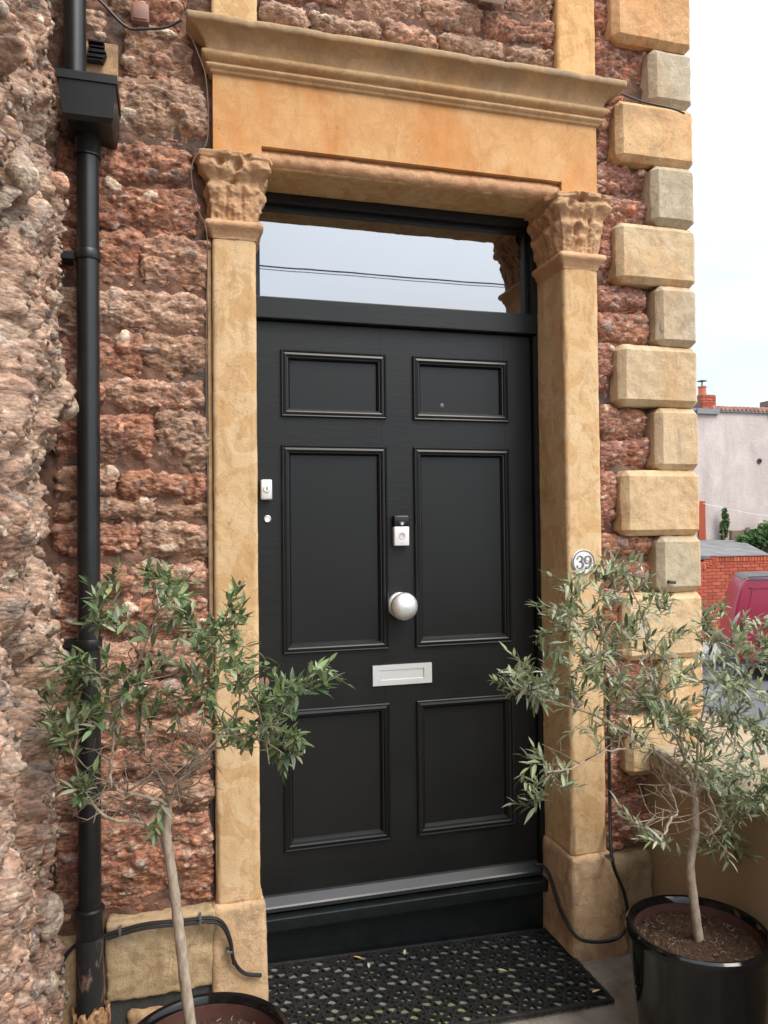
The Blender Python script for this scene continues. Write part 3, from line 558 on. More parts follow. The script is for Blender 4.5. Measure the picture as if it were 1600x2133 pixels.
for k, (z0, z1, lng, cc) in enumerate(QZ):
    xl = (1.178 if lng else 1.325)+rnd.uniform(-.006, .006)
    yb = .18 if lng else .34
    if z1 < .72: xl = max(xl, 1.30)
    dpt = rnd.uniform(-.004, .004)
    V, F, N = soft_block((xl, -.252+dpt, z0+.001), (1.505+dpt, yb, z1-.001), .0075, .021, 1.0, 'flrtd')
    d = .0035*fbm(V, .10, 3, 101+k)+.0022*fbm(V, .028, 4, 131+k, .6)
    e = smooth(.40, .75, np.sort(np.abs(N), axis=1)[:, 1])           # knocked arrises
    d -= e*.005*np.clip(fbm(V, .045, 3, 151+k)-.1, 0, 1)
    V = V+N*d[:, None]
    o = hp(mesh_obj('quoin', V, F, M['quoin'], None, None, True)); o.data.set_sharp_from_angle(angle=R(24)); o.color = cc+(1,)
# side wall of the house : coursed rubble seen only from the street
for r in range(9):
    for c in range(3):
        y = .40+c*.5+(.2 if r % 2 else 0)
        V, F, N = soft_block((1.42, y, .1+r*.36), (1.495, y+.48, .1+r*.36+.345), .03, .03, 2.0, 'frltd')
        d, col = conglom(V, *RED, 0, seed=200); V = V+N*(d+.01*fbm(V, .1, 3, 5))[:, None]
        hp(mesh_obj('stone', V, F, M['rock'], None, col, True))

# plinth at the left foot of the wall
def worn(name, lo, hi, c, mat, amp=.006, res=.009, seed=0, p=1.6, color=None, parent=None, sm=True, faces='flrtd'):
    V, F, N = soft_block(lo, hi, res, c, p, faces)
    V = V+N*(amp*fbm(V, .09, 3, 301+seed)+amp*.5*fbm(V, .022, 4, 331+seed, .6))[:, None]
    o = mesh_obj(name, V, F, mat, None, None, sm); keep(o, parent or house)
    if color: o.color = color+(1,)
    return o
worn('plinth_stone', (-.556, -.246, .112), (-.244, -.14, .340), .008, M['plinth'], .009, .007, 1, color=(1.0, .96, .84))
worn('plinth_stone', (-.90, -.252, -.05), (-.612, -.14, .30), .03, M['plinth'], .012, .008, 2, color=(1.05, .95, .8))
worn('plinth_stone', (-.50, -.243, -.05), (-.33, -.14, .075), .02, M['plinth'], .012, .008, 3, color=(1.0, .85, .7))
worn('plinth_stone', (-.61, -.235, -.05), (-.55, -.14, .25), .015, M['plinth'], .012, .008, 4, color=(.55, .5, .45))
hp(MB().box(-.556, -.250, -.228, -.14, -.05, .120).build('bitumen_band', M['bitumen']))
worn('plinth_stone', (1.112, -.232, -.05), (1.30, -.14, .325), .03, M['plinth'], .010, .009, 6, color=(.72, .68, .60))

# pilasters with base, necking ring and carved capital
def capital(x0, x1, seed):
    y0, y1 = D, -.03; zb, zt = 2.447, 2.655
    path = []; st = .0035; corners = []
    n1 = int((y1-y0)/st); n2 = int((x1-x0)/st)
    for i in range(n1): path.append((x0, y1-(y1-y0)*i/n1, -1, 0))
    corners.append(len(path))
    for i in range(n2): path.append((x0+(x1-x0)*i/n2, y0, 0, -1))
    corners.append(len(path))
    for i in range(n1+1): path.append((x1, y0+(y1-y0)*i/n1, 1, 0))
    path = np.array(path); ns = len(path); s = np.arange(ns)*st
    nrm = path[:, 2:4].copy()
    for c in corners:                                    # swing the normal round the corner
        for i in range(max(0, c-8), min(ns, c+8)):
            t_ = (i-c+8)/16; a, b = path[c-1, 2:4], path[c, 2:4]; v = a*(1-t_)+b*t_; nrm[i] = v*(1+.25*(1-abs(2*t_-1)))
    nt = 74; T = np.linspace(0, 1, nt)
    S, TT = np.meshgrid(s, T, indexing='ij')
    cs = np.array(corners)*st
    dc = np.minimum(np.abs(S-cs[0]), np.abs(S-cs[1]))
    mid = (cs[0]+cs[1])/2; per = .0475
    w1 = np.abs(np.cos(np.pi*(S-mid)/per)); w2 = np.abs(np.sin(np.pi*(S-mid)/per))
    rib = .5+.5*np.cos(2*np.pi*(S-mid)/per*3)
    o = .004+.034*smooth(.35, 1, TT)**1.3
    o = o + w1**.6*(.009*smooth(0, .30, TT)*(1-smooth(.50, .62, TT)) + .014*np.exp(-((TT-.47)/.085)**2))
    o = o + w2**.6*(.007*smooth(.2, .6, TT)*(1-smooth(.82, .9, TT)) + .012*np.exp(-((TT-.74)/.085)**2))
    o = o + .0022*rib*(TT < .45)
    o = o + .028*np.exp(-(dc/.022)**2-((TT-.84)/.10)**2) - .012*np.exp(-(dc/.010)**2-((TT-.84)/.045)**2)
    ab = smooth(.90, .925, TT); o = o*(1-ab)+ab*(.047-.012*np.cos(np.pi*np.clip((S-mid)/(cs[1]-cs[0]), -.5, .5))+.012)
    X = path[:, 0][:, None]+nrm[:, 0][:, None]*o; Y = path[:, 1][:, None]+nrm[:, 1][:, None]*o; Z = zb+(zt-zb)*TT
    V = np.stack([X.ravel(), Y.ravel(), Z.ravel()], 1)
    NN = np.stack([np.repeat(nrm[:, 0], nt), np.repeat(nrm[:, 1], nt), np.zeros(ns*nt)], 1)
    f1, f2, r1, r2 = worley(V*np.array((1, 1, .8)), .046, seed)
    pit = -.026*np.where(r1 < .5, smooth(.42, .10, f1), 0)*smooth(.15, .4, TT).ravel()
    lump = .012*fbm(V, .038, 4, 401+seed, .6)+.004*fbm(V, .010, 3, 411+seed)+.010*fbm(V, .08, 2, 421+seed)
    V = V+NN*(pit+lump)[:, None]; V[:, 2] += (.006*fbm(V, .04, 3, 431+seed))*smooth(.1, .9, TT).ravel()
    F = grid_faces(ns, nt)
    # closed top
    top = np.arange(ns)*nt+nt-1; n0 = len(V)
    C2 = V[top].copy(); C2[:, 0] = np.clip(C2[:, 0], x0+.03, x1-.03); C2[:, 1] = np.clip(C2[:, 1], y0+.03, y1); C2[:, 2] = zt+.003
    V = np.concatenate([V, C2]); i = np.arange(ns-1)
    F = np.concatenate([F, np.stack([top[i], top[i+1], n0+i+1, n0+i], 1)])
    return mesh_obj('capital', V, F, M['capital'], None, None, True)
for x0, x1, sd_ in ((-.240, -.105, 3), (.968, 1.105, 8)):
    V, F, N = soft_block((x0, D, .335), (x1, -.012, 2.452), .009, .007, 1.4, 'flr')
    e = smooth(.2, .7, np.sort(np.abs(N), axis=1)[:, 1])
    low = smooth(.75, .40, V[:, 2])
    V = V+N*(.0016*fbm(V, .12, 3, 501+sd_)+.0012*fbm(V, .03, 3, 511+sd_)-e*.007*np.clip(fbm(V, .07, 3, 521+sd_), 0, 1)-low*e*.012*np.clip(fbm(V, .1, 2, 522+sd_)+.4, 0, 1))[:, None]
    pil = hp(mesh_obj('pilaster', V, F, M['pilaster'], None, None, True), 'cream washed sandstone pilaster with carved capital')
    # necking ring
    prof = [(.002, 2.398), (.004, 2.408), (.008, 2.412), (.012, 2.424), (.020, 2.430), (.024, 2.437), (.022, 2.447), (.014, 2.453), (.002, 2.456)]
    ring = []
    npts = 60
    for (o, zz) in prof:
        row = []
        for q in range(npts):
            s_ = q/(npts-1)*3
            if s_ < 1: p_ = (x0-o, -.014+(D-o+.014)*s_)
            elif s_ < 2: p_ = (x0-o+(x1-x0+2*o)*(s_-1), D-o)
            else: p_ = (x1+o, D-o+(-.014-D+o)*(s_-2))
            row.append((p_[0], p_[1], zz))
        ring += row
    V = np.array(ring); d = .004*fbm(V, .03, 4, 601+sd_, .6); V[:, 1] -= d; V[:, 2] += d*.8; V[:, 0] += .003*fbm(V, .04, 3, 611+sd_)
    g = mesh_obj('necking_ring', V, grid_faces(len(prof), npts), M['capital'], None, None, True); g.color = (1.1, 1.1, 1.12, 1)
    g.parent = pil
    cp = capital(x0, x1, sd_); cp.parent = pil
    # splayed base block
    V, F, N = soft_block((x0-.012, D-.016, -.05), (x1+.014, -.012, .345), .008, .012, 1.4, 'flrt')
    low = np.clip((.345-V[:, 2])/.345, 0, 1)
    V[:, 1] -= np.where(N[:, 1] < -.3, .018*low, 0); V[:, 0] += np.where(V[:, 0] > (x0+x1)/2, .05*low*(1 if sd_ == 8 else .1), -.006*low)
    V = V+N*(.004*fbm(V, .08, 3, 701+sd_)+.0025*fbm(V, .02, 4, 711+sd_))[:, None]
    b_ = mesh_obj('base_block', V, F, M['plinth'], None, None, True); b_.color = (1.16, 1.04, .92, 1); b_.parent = pil
    for c_ in pil.children: c_.matrix_parent_inverse = Matrix.Identity(4)

# frieze, roll moulding, lintel soffit
frz = [(-.235, 2.652), (-.085, 2.652), (-.085, 2.705), (.967, 2.705), (.967, 2.652), (1.107, 2.652), (1.107, 2.93), (-.235, 2.93)]
hp(MB().prism(frz, D, -.12).build('frieze', M['frieze']))
V, F, N = soft_block((-.10, D+.012, 2.652), (.98, -.1, 2.703), .008, .025, 2.0, 'fdt')
V = V+N*(.005*fbm(V, .05, 4, 731, .6)+.002*fbm(V, .012, 3, 735)+.003)[:, None]
o = hp(mesh_obj('roll_moulding', V, F, M['capital'], None, None, True)); o.color = (1.12, 1.04, 1.02, 1)
worn('lintel', (-.104, -.20, 2.648), (.967, .01, 2.72), .006, M['pilaster'], .0015, .012, 9, color=(.95, .93, .86), faces='fd')
# cornice : one moulded profile mitred round both ends
prof = [(0, 2.916), (.008, 2.918), (.010, 2.921), (.010, 2.927), (.017, 2.929), (.021, 2.933), (.021, 2.938), (.016, 2.942), (.011, 2.944), (.011, 2.949), (.020, 2.951), (.028, 2.954), (.033, 2.960), (.034, 2.967), (.030, 2.974), (.022, 2.977), (.020, 2.980), (.020, 2.984),
        (.022, 2.992), (.027, 3.002), (.035, 3.011), (.046, 3.020), (.058, 3.027), (.068, 3.031), (.074, 3.032), (.078, 3.035), (.079, 3.050), (.076, 3.055), (.06, 3.060), (.03, 3.068), (0, 3.076), (-.06, 3.087)]
xl, xr = -.236, 1.108; rows = []
NB, NF = 14, 170
for (o, zz) in prof:
    row = [(xl-o, -.13+(D-o+.13)*i/NB, zz) for i in range(NB)]+[(xl-o+(xr-xl+2*o)*i/NF, D-o, zz) for i in range(NF)]+[(xr+o, D-o+(-.13-D+o)*i/NB, zz) for i in range(NB+1)]
    rows += row
V = np.array(rows); d = .0022*fbm(V*np.array((.4, 1, 1)), .05, 4, 751, .55)+.0012*fbm(V, .015, 3, 757)
zz = V[:, 2]; chip = smooth(3.02, 3.04, zz)*.008*np.clip(fbm(V*np.array((1, .6, .6)), .06, 4, 761, .6)-.05, 0, 1)
V[:, 1] -= d-chip; V[:, 2] -= .4*d+chip*.8; V[:, 2] -= smooth(3.0, 3.05, zz)*.004*fbm(V*np.array((1, .2, .2)), .16, 3, 767)
o = hp(mesh_obj('cornice', V, grid_faces(len(prof), NB*2+NF+1), M['cornice'], None, None, True), 'weathered moulded sandstone cornice over the frieze')
for x0, x1 in ((-.238, -.094), (.962, 1.114)):
    worn('upper_jamb', (x0, D+.004, 3.05), (x1, -.1, 3.95), .006, M['pilaster'], .002, .012, int(x0*9), color=(1.04, .9, .72) if x0 > 0 else (1, .98, .9))
# narrow batten and black sealant beside the left pilaster
hp(MB().bev(-.2545, -.2415, -.208, -.14, 1.02, 2.40, .003).build('batten', M['batten']))
hp(MB().bev(-.256, -.2415, -.196, -.14, .36, 1.02, .003).build('sealant_strip', M['bitumen']))
# house number : enamel disc fixed on the right pilaster
plq = thing('number_plaque', 'round white enamel plaque with grey number 39 on the right pilaster', 'number plaque', (1.026, D, 1.363))
keep(MB().lathe([(.044, 0), (.044, .004), (.042, .006)], (1.026, D-.001, 1.363), 'Y', 48).build('disc', M['sign'], None, True), plq)
rim = MB().lathe([(.0385, .0062), (.0385, .0075), (.0425, .0075), (.0425, .0062)], (1.026, D-.001, 1.363), 'Y', 48, cap=False)
keep(rim.build('rim', M['signgrey']), plq)
# digits drawn as old-style strokes with swelling and ball ends
def digit(kind, cx, cz, h):
    mb = MB(); y = D-.0085
    def stroke(pts, w):
        P = spline(pts, 6); m_ = len(P); L = []
        for i, p in enumerate(P):
            a = np.array(P[min(i+1, m_-1)])-np.array(P[max(i-1, 0)]); a = a/np.linalg.norm(a); nn = np.array((-a[1], a[0]))
            t_ = i/(m_-1); ww = 1.35*np.interp(t_, [q/(len(w)-1) for q in range(len(w))], w)
            L.append((np.array(p)+nn*ww, np.array(p)-nn*ww))
        for i in range(m_-1):
            q = [L[i][0], L[i+1][0], L[i+1][1], L[i][1]]
            mb.prism([(cx+a[0]*h, cz+a[1]*h) for a in q], y, y+.0012)
    def ball(x, z_, r): mb.prism([(cx+(x+r*math.cos(a*.4488))*h, cz+(z_+r*math.sin(a*.4488))*h) for a in range(14)], y-.0003, y+.0012)
    if kind == '3':
        stroke([(-.24, .30), (-.12, .46), (.06, .48), (.21, .36), (.18, .17), (.02, .06), (-.08, .05)], (.03, .035, .035, .07, .07, .035, .025))
        stroke([(-.08, .05), (.10, .03), (.25, -.10), (.24, -.33), (.06, -.48), (-.14, -.47), (-.27, -.33)], (.025, .035, .075, .08, .05, .035, .03))
        ball(-.21, .29, .075); ball(-.23, -.32, .085)
    else:
        stroke([(.0, .48), (-.19, .40), (-.26, .17), (-.18, -.04), (.0, -.09), (.17, .02), (.24, .17)], (.025, .06, .08, .06, .03, .03, .02))
        stroke([(.0, .48), (.18, .42), (.27, .20), (.26, -.05), (.16, -.32), (-.02, -.46), (-.20, -.47)], (.025, .05, .08, .085, .06, .04, .025))
        ball(-.18, -.42, .075)
    return mb
for kd, cx in (('3', 1.0105), ('9', 1.0415)):
    keep(digit(kd, cx, 1.363, .044).build('digit', M['signgrey']), plq)

# ------------------------------------------------------------------ door
xs = [0, .377, .478, .854]; zp = [(1.880, 2.112), (1.061, 1.781), (.389, .8686)]
DX0, DX1, DZ0, DZ1 = -.088, .946, .222, 2.208
door = MB()
IN = .016
gx = [DX0, xs[0]+IN, xs[1]-IN, xs[2]+IN, xs[3]-IN, DX1]
gz = [DZ0, zp[2][0]+IN, zp[2][1]-IN, zp[1][0]+IN, zp[1][1]-IN, zp[0][0]+IN, zp[0][1]-IN, DZ1]
for i in (0, 2, 4): door.box(gx[i], gx[i+1], 0, .045, DZ0, DZ1)                 # stiles and muntin
for j in (0, 2, 4, 6):
    for i in (1, 3): door.box(gx[i]+.0003, gx[i+1]-.0003, .0006, .0445, gz[j], gz[j+1])      # rails butt against the stiles
fd = hp(door.build('front_door', M['paint']), 'satin black six panel front door')
def onto(o, parent): o.parent = parent; o.matrix_parent_inverse = Matrix.Identity(4); return o
def moulding(x0, x1, z0, z1):
    # bolection profile: (inset from the outer edge, height above the door face)
    pr = [(0, 0), (0, .009), (.003, .012), (.006, .011), (.007, .0075), (.010, .0085), (.016, .0105), (.020, .0085), (.022, .003), (.026, .0025), (.030, -.004), (.034, -.0125)]
    V = []; F = []
    for (i, hgt) in pr: V += [(x0+i, -hgt, z0+i), (x1-i, -hgt, z0+i), (x1-i, -hgt, z1-i), (x0+i, -hgt, z1-i)]
    for a in range(len(pr)-1):
        for k in range(4): F.append((a*4+k, a*4+(k+1) % 4, (a+1)*4+(k+1) % 4, (a+1)*4+k))
    return MB().add(V, F)
for (z0, z1) in zp:
    for (x0, x1) in ((xs[0], xs[1]), (xs[2], xs[3])):
        onto(MB().box(x0+IN, x1-IN, .012, .035, z0+IN, z1-IN).build('panel', M['panelpaint']), fd)
        onto(moulding(x0, x1, z0, z1).build('panel_moulding', M['beadpaint']), fd)
# knob
kn = MB().lathe([(.046, 0), (.046, .006), (.043, .010), (.034, .013), (.024, .015), (.020, .022), (.021, .030), (.034, .034), (.044, .042), (.0485, .052), (.049, .060), (.045, .071), (.035, .080), (.020, .0855), (0, .087)], (.420, 0, 1.214), 'Y', 64)
onto(kn.build('door_knob', M['chrome'], None, True), fd)
# letter plate : frame with a recessed flap
lx0, lx1, lz0, lz1 = .317, .537, .931, 1.003
def frame(mb, x0, x1, z0, z1, w, wz, y0, y1):
    mb.box(x0, x1, y0, y1, z0, z0+wz); mb.box(x0, x1, y0, y1, z1-wz, z1); mb.box(x0, x0+w, y0, y1, z0+wz, z1-wz); mb.box(x1-w, x1, y0, y1, z0+wz, z1-wz)
lp = MB(); frame(lp, lx0, lx1, lz0, lz1, .029, .018, -.006, 0)
onto(lp.build('letter_plate', M['chrome']), fd)
onto(MB().bev(lx0+.030, lx1-.030, -.003, .0, lz0+.0185, lz1-.0185, .001).build('letter_flap', M['chrome']), fd)
# night latch and key cylinders
onto(MB().bev(-.0745, -.034, -.026, 0, 1.590, 1.660, .006, 3).build('night_latch', M['chrome'], None, True), fd)
onto(MB().lathe([(.0125, 0), (.0125, .003), (.010, .004), (.010, .003), (0, .003)], (-.053, -.026, 1.628), 'Y', 28).build('latch_cylinder', M['chrome'], None, True), fd)
onto(MB().box(-.0545, -.0515, -.0302, -.0285, 1.623, 1.634).build('key_slot', M['keydark']), fd)
onto(MB().lathe([(.0125, 0), (.0125, .003), (.010, .005), (.008, .003), (0, .003)], (-.049, 0, 1.526), 'Y', 28).build('keyhole', M['chrome'], None, True), fd)
onto(MB().lathe([(.019, 0), (.019, .003), (.016, .005), (0, .005)], (-.066, 0, .968), 'Y', 28).build('keyhole_cover', M['jbox'], None, True), fd)
onto(MB().lathe([(.008, 0), (.008, .002), (.006, .003), (0, .003)], (.594, .012, 1.938), 'Y', 24).build('door_viewer', M['clip'], None, True), fd)
# video doorbell
db = hp(MB().bev(.396, .452, -.026, 0, 1.426, 1.495, .004, 3).build('doorbell', M['whiteplastic'], None, True), 'white and black video doorbell on the middle of the door')
onto(MB().bev(.3955, .4525, -.0262, 0, 1.4955, 1.534, .004, 3).build('camera_housing', M['blackplastic'], None, True), db)
onto(MB().bev(.413, .437, -.0272, -.02, 1.498, 1.513, .003, 2).build('lens_window', M['carglass'], None, True), db)
onto(MB().lathe([(.0055, 0), (.0055, .0014), (.003, .002), (0, .002)], (.425, -.0268, 1.505), 'Y', 20).build('lens', M['greyplastic'], None, True), db)
onto(MB().lathe([(.0125, 0), (.0125, .0014), (.011, .002), (.0095, .001), (0, .001)], (.425, -.0256, 1.462), 'Y', 32).build('button', M['greyplastic'], None, True), db)
onto(MB().box(.419, .431, -.0263, -.0255, 1.4335, 1.4365).build('maker_mark', M['greyplastic']), db)
# frame, transom, fanlight, threshold
fm = MB(); fm.box(DX1+.003, .968, -.022, .06, .15, 2.207); fm.box(-.108, DX0-.003, -.022, .06, .15, 2.207)
fm.box(.944, .968, -.028, .06, 2.288, 2.649); fm.box(-.108, -.080, -.028, .06, 2.288, 2.649); fm.box(-.080, .944, -.028, .06, 2.617, 2.649)
fm.box(.932, .944, .006, .06, 2.288, 2.617); fm.box(-.080, -.068, .006, .06, 2.288, 2.617); fm.box(-.068, .932, .006, .06, 2.605, 2.617)
hp(fm.build('door_frame', M['paint']))
hp(MB().bev(-.106, .966, -.030, .06, 2.2115, 2.2875, .004).build('transom_bar', M['paint']))
fl = hp(MB().box(-.068, .932, .020, .030, 2.2885, 2.605).build('fanlight', M['glass']), 'fanlight pane above the door mirroring the pale sky')
wb = MB()
V = [(x, y, z_) for x in (DX0+.004, DX1-.004) for (y, z_) in ((0, .247), (-.010, .244), (-.036, .224), (-.040, .219), (-.040, .207), (0, .207))]
wb.add(V, [tuple(range(6)), tuple(range(11, 5, -1))]+[(i, (i+1) % 6, (i+1) % 6+6, i+6) for i in range(6)])
onto(wb.build('weather_bar', M['weatherbar']), fd)
th = MB(); th.bev(-.106, .967, -.070, .06, .155, .198, .004); th.box(-.107, .967, -.030, .06, -.02, .154)
hp(th.build('threshold', M['sillpaint']))
hall = MB().box(-.107, .967, .061, .09, .0, 2.65)
hp(hall.build('inner_lining', M['keydark']))
# ------------------------------------------------------------------ rough boundary wall on the left
rw = thing('boundary_wall', 'tall rough pudding-stone boundary wall standing beside the drainpipe', 'wall', (-.95, -1.6, 0))
ys = np.concatenate([np.linspace(-4.4, -1.3, 70), np.linspace(-1.29, -.10, 235)]); zs_ = np.concatenate([np.linspace(-.2, 3.45, 700), np.linspace(3.47, 4.3, 40)])
Yg, Zg = np.meshgrid(ys, zs_, indexing='ij')
def rock_x(Y, Z):
    P = np.stack([np.full(Y.size, -.69), Y.ravel(), Z.ravel()], 1)
    big = .050*fbm(P*np.array((1, 1.0, 1.4)), .42, 3, 811) + .026*fbm(P*np.array((1, 1, 1.3)), .16, 3, 821, .55)
    led = .075*np.exp(-((P[:, 2]-1.86)/.10)**2)*smooth(-1.0, -.35, P[:, 1])*smooth(-.12, -.30, P[:, 1]) - .03*np.exp(-((P[:, 2]-1.66)/.07)**2)*smooth(-.8, -.3, P[:, 1])
    flake = .030*np.abs(fbm(P*np.array((1, 1.6, .9)), .085, 3, 831, .6))
    Q = P*np.array((1, 1.25, .62))+.05*np.stack([fbm(P, .2, 2, 881), fbm(P, .2, 2, 883), fbm(P, .2, 2, 887)], 1)
    a1, a2, r1_, r2_ = worley(Q, .30, 19); b1, b2, s1_, s2_ = worley(Q, .11, 29)
    crack = -.060*smooth(.20, .0, a2-a1)-.030*smooth(.24, 0, b2-b1)+.055*(r1_-.5)+.022*(s1_-.5)
    crag = .015*(np.abs(fbm(P, .06, 4, 891, .65))-.2)
    return P, big+led+flake+crack+crag
P, dd = rock_x(Yg, Zg)
pal = smooth(-.35, .35, fbm(P, .28, 3, 841)); low = smooth(1.3, .4, P[:, 2])
d2, col = conglom(P, (.38, .215, .145), (.31, .165, .11), 0, .042, .019, 77, (1, 1.1, .9), .38, .60, 1.15, .22)
lift = (.30+.45*pal)*(1-.45*low)
col = col*(1-lift[:, None]*.55)+np.array((.46, .385, .32))*(lift[:, None]*.55)*(.72+.56*vnoise(P/.02, 3)[:, None]*.5+.14)
grey = smooth(.25, .5, fbm(P, .13, 4, 851)); col = col*(1-.5*grey[:, None])+np.array((.22, .20, .195))*.5*grey[:, None]
col = col*1.04*np.array((1.0, .99, .94)); gm = col.mean(1, keepdims=True); col = col*.78+gm*.22
V = P.copy(); V[:, 0] += dd+d2
V[:, 1] += .016*fbm(P, .07, 3, 861); V[:, 2] += .016*fbm(P, .07, 3, 871)
keep(mesh_obj('rock_face', V, grid_faces(len(ys), len(zs_))[:, ::-1], M['rock'], None, col, True), rw)
keep(MB().box(-1.28, -.76, -4.4, -.10, ROAD-.2, 4.3).build('wall_core', M['mortar']), rw)
def cobble(name, ctr, r, col, parent, seed, mat='rock', n=(14, 9)):
    """angular embedded stone"""
    nu, nv = n; u = np.linspace(0, 2*np.pi, nu, endpoint=False); v = np.linspace(0, np.pi, nv)
    U, W = np.meshgrid(u, v, indexing='ij')
    S = np.stack([np.cos(W.ravel()), np.sin(W.ravel())*np.cos(U.ravel()), np.sin(W.ravel())*np.sin(U.ravel())], 1)
    k = np.abs(S)**1.4; S = S/(k.sum(1)**(1/1.9))[:, None]
    Vv = S*np.array(r)*(1+.30*fbm(S+seed*3.7, .9, 3, seed))[:, None]
    a = rng.uniform(-.7, .7, 3); E_ = np.array(Matrix.Rotation(a[0], 3, 'X') @ Matrix.Rotation(a[1]*.3, 3, 'Y'))
    Vv = Vv@E_.T+np.array(ctr)
    i, j = np.meshgrid(np.arange(nu), np.arange(nv-1), indexing='ij'); i = i.ravel(); j = j.ravel(); i2 = (i+1) % nu
    F = np.stack([i*nv+j, i2*nv+j, i2*nv+j+1, i*nv+j+1], 1)
    return Vv, F
SC = [(.46, .38, .31), (.31, .28, .27), (.52, .40, .32), (.40, .24, .17), (.26, .23, .22), (.50, .44, .38)]
for k in range(48):
    y = rng.uniform(-1.05, -.2); z_ = rng.uniform(.1, 3.2); rr = rng.uniform(.010, .024) if k % 3 else rng.uniform(.03, .055)
    p, d_ = rock_x(np.array([y]), np.array([z_]))
    Vv, F = cobble('stone', (-.69+d_[0]+.010, y, z_), (rr*.75, rr*rng.uniform(.9, 1.4), rr*rng.uniform(.8, 1.3)), None, rw, k)
    cc = np.array(SC[k % 6])*rng.uniform(.8, 1.15)
    keep(mesh_obj('stone', Vv, F, M['rock'], None, cc*(1+.25*vnoise(Vv/.012, k)[:, None])), rw)
# many small pebbles that nobody could count, pressed into the face
PV = []; PF = []; PC = []; off = 0
ico = bmesh.new(); bmesh.ops.create_icosphere(ico, subdivisions=1, radius=1); IV = np.array([v.co[:] for v in ico.verts]); IF = np.array([[v.index for v in f.verts] for f in ico.faces]); ico.free()
yy = rng.uniform(-1.15, -.15, 1300); zz = rng.uniform(.0, 3.4, 1300); pp, dp = rock_x(yy, zz)
for k in range(1300):
    r_ = rng.uniform(.0035, .0105)*(1.0 if rng.rand() > .08 else 1.5); sc = np.array((.7, rng.uniform(.8, 1.5), rng.uniform(.7, 1.4)))*r_
    a = rng.uniform(0, 6.28); ca, sa = math.cos(a), math.sin(a); W = IV*(1+.22*rng.uniform(-1, 1, (len(IV), 1)))*sc
    W = np.stack([W[:, 0], W[:, 1]*ca-W[:, 2]*sa, W[:, 1]*sa+W[:, 2]*ca], 1)
    PV.append(W+np.array((-.69+dp[k]+.006, yy[k], zz[k]))); PF.append(IF+off); off += len(IV)
    PC.append(np.tile(np.array(SC[k % 6])*rng.uniform(.55, 1.0)*np.array((1, .93+.1*rng.rand(), .9+.12*rng.rand())), (len(IV), 1)))
tag(keep(mesh_obj('pebble', np.concatenate(PV), np.concatenate(PF), M['rock'], None, np.concatenate(PC)), rw), kind='stuff')

# ------------------------------------------------------------------ low wall at the right with a stone coping
lw = thing('garden_wall', 'low tan painted garden wall with stone coping behind the glossy pot', 'wall', (1.5, -1.6, ROAD))
keep(MB().box(1.29, 1.50, -4.4, -.155, ROAD-.2, .628).build('wall_body', M['tanwall']), lw)
y = -.165
for k in range(6):
    y0 = y-.70
    worn('coping_stone', (1.262, y0+.003, .630), (1.80, y, .705), .006, M['coping'], .005, .014, 40+k, color=(1.0, .95, .86), parent=lw, faces='fblrtd')
    y = y0
worn('coping_stone', (1.56, -.163, .628), (1.80, .60, .703), .006, M['coping'], .005, .014, 50, color=(1.0, .95, .86), parent=lw, faces='fblrtd')
keep(MB().box(1.501, 1.77, -4.4, .58, ROAD-.2, .627).build('outer_skin', M['tanwall']), lw)

# ------------------------------------------------------------------ drainpipe
dp_ = thing('drainpipe', 'black plastic drainpipe with square hopper head running down the rubble wall', 'drainpipe', (-.597, -.272, 0))
px, py, pr_ = -.597, -.272, .0315
keep(MB().lathe([(pr_, .40), (pr_, 2.66)], (px, py, 0), 'Z', 40).build('pipe', M['pipe'], None, True), dp_)
keep(MB().lathe([(.0315, 2.70), (.0315, 4.4)], (-.632, -.268, 0), 'Z', 40).build('pipe', M['pipe'], None, True), dp_)
# hopper : tapering box with a lip band
def loft(mb, rects):
    V = []; F = []
    for (x0, x1, y0, y1, z_) in rects: V += [(x0, y0, z_), (x1, y0, z_), (x1, y1, z_), (x0, y1, z_)]
    n = len(rects)
    for a in range(n-1):
        for k in range(4): F.append((a*4+k, a*4+(k+1) % 4, (a+1)*4+(k+1) % 4, (a+1)*4+k))
    F.append((3, 2, 1, 0)); F.append(tuple((n-1)*4+k for k in range(4)))
    return mb.add(V, F)
hq = loft(MB(), [(-.641, -.524, -.366, -.195, 2.645), (-.653, -.518, -.381, -.192, 2.655), (-.662, -.511, -.392, -.190, 2.745)])
keep(hq.build('hopper', M['pipe']), dp_)
keep(loft(MB(), [(-.666, -.507, -.397, -.188, 2.7455), (-.667, -.506, -.398, -.188, 2.767), (-.664, -.509, -.395, -.19, 2.770)]).build('hopper_lip', M['pipe']), dp_)
keep(MB().lathe([(.0375, 2.585), (.0375, 2.590), (.036, 2.592), (.036, 2.646)], (px, py, 0), 'Z', 40).build('spigot', M['pipe'], None, True), dp_)
for zc in (2.295, 1.165):
    cm = MB().lathe([(.0352, zc-.014), (.0362, zc-.012), (.0362, zc+.012), (.0352, zc+.014)], (px, py, 0), 'Z', 40)
    cm.box(px-.075, px-.034, py+.004, py+.018, zc-.010, zc+.010); cm.box(px-.075, px-.045, py+.018, -.150, zc-.010, zc+.010); cm.box(px-.012, px+.012, py+.03, -.15, zc-.010, zc+.010)
    keep(cm.build('bracket', M['pipe'], None, True), dp_)
keep(MB().lathe([(.0345, .330), (.0375, .332), (.0385, .392), (.041, .398), (.041, .408), (.036, .412)], (px, py, 0), 'Z', 40).build('socket', M['pipe'], None, True), dp_)
keep(MB().lathe([(.036, .08), (.037, .20), (.0375, .3295)], (px, py, 0), 'Z', 40).build('iron_pipe', M['oldpipe'], None, True), dp_)
ns, nt = 60, 14; U, W = np.meshgrid(np.linspace(0, 2*np.pi, ns), np.linspace(0, 1, nt), indexing='ij')
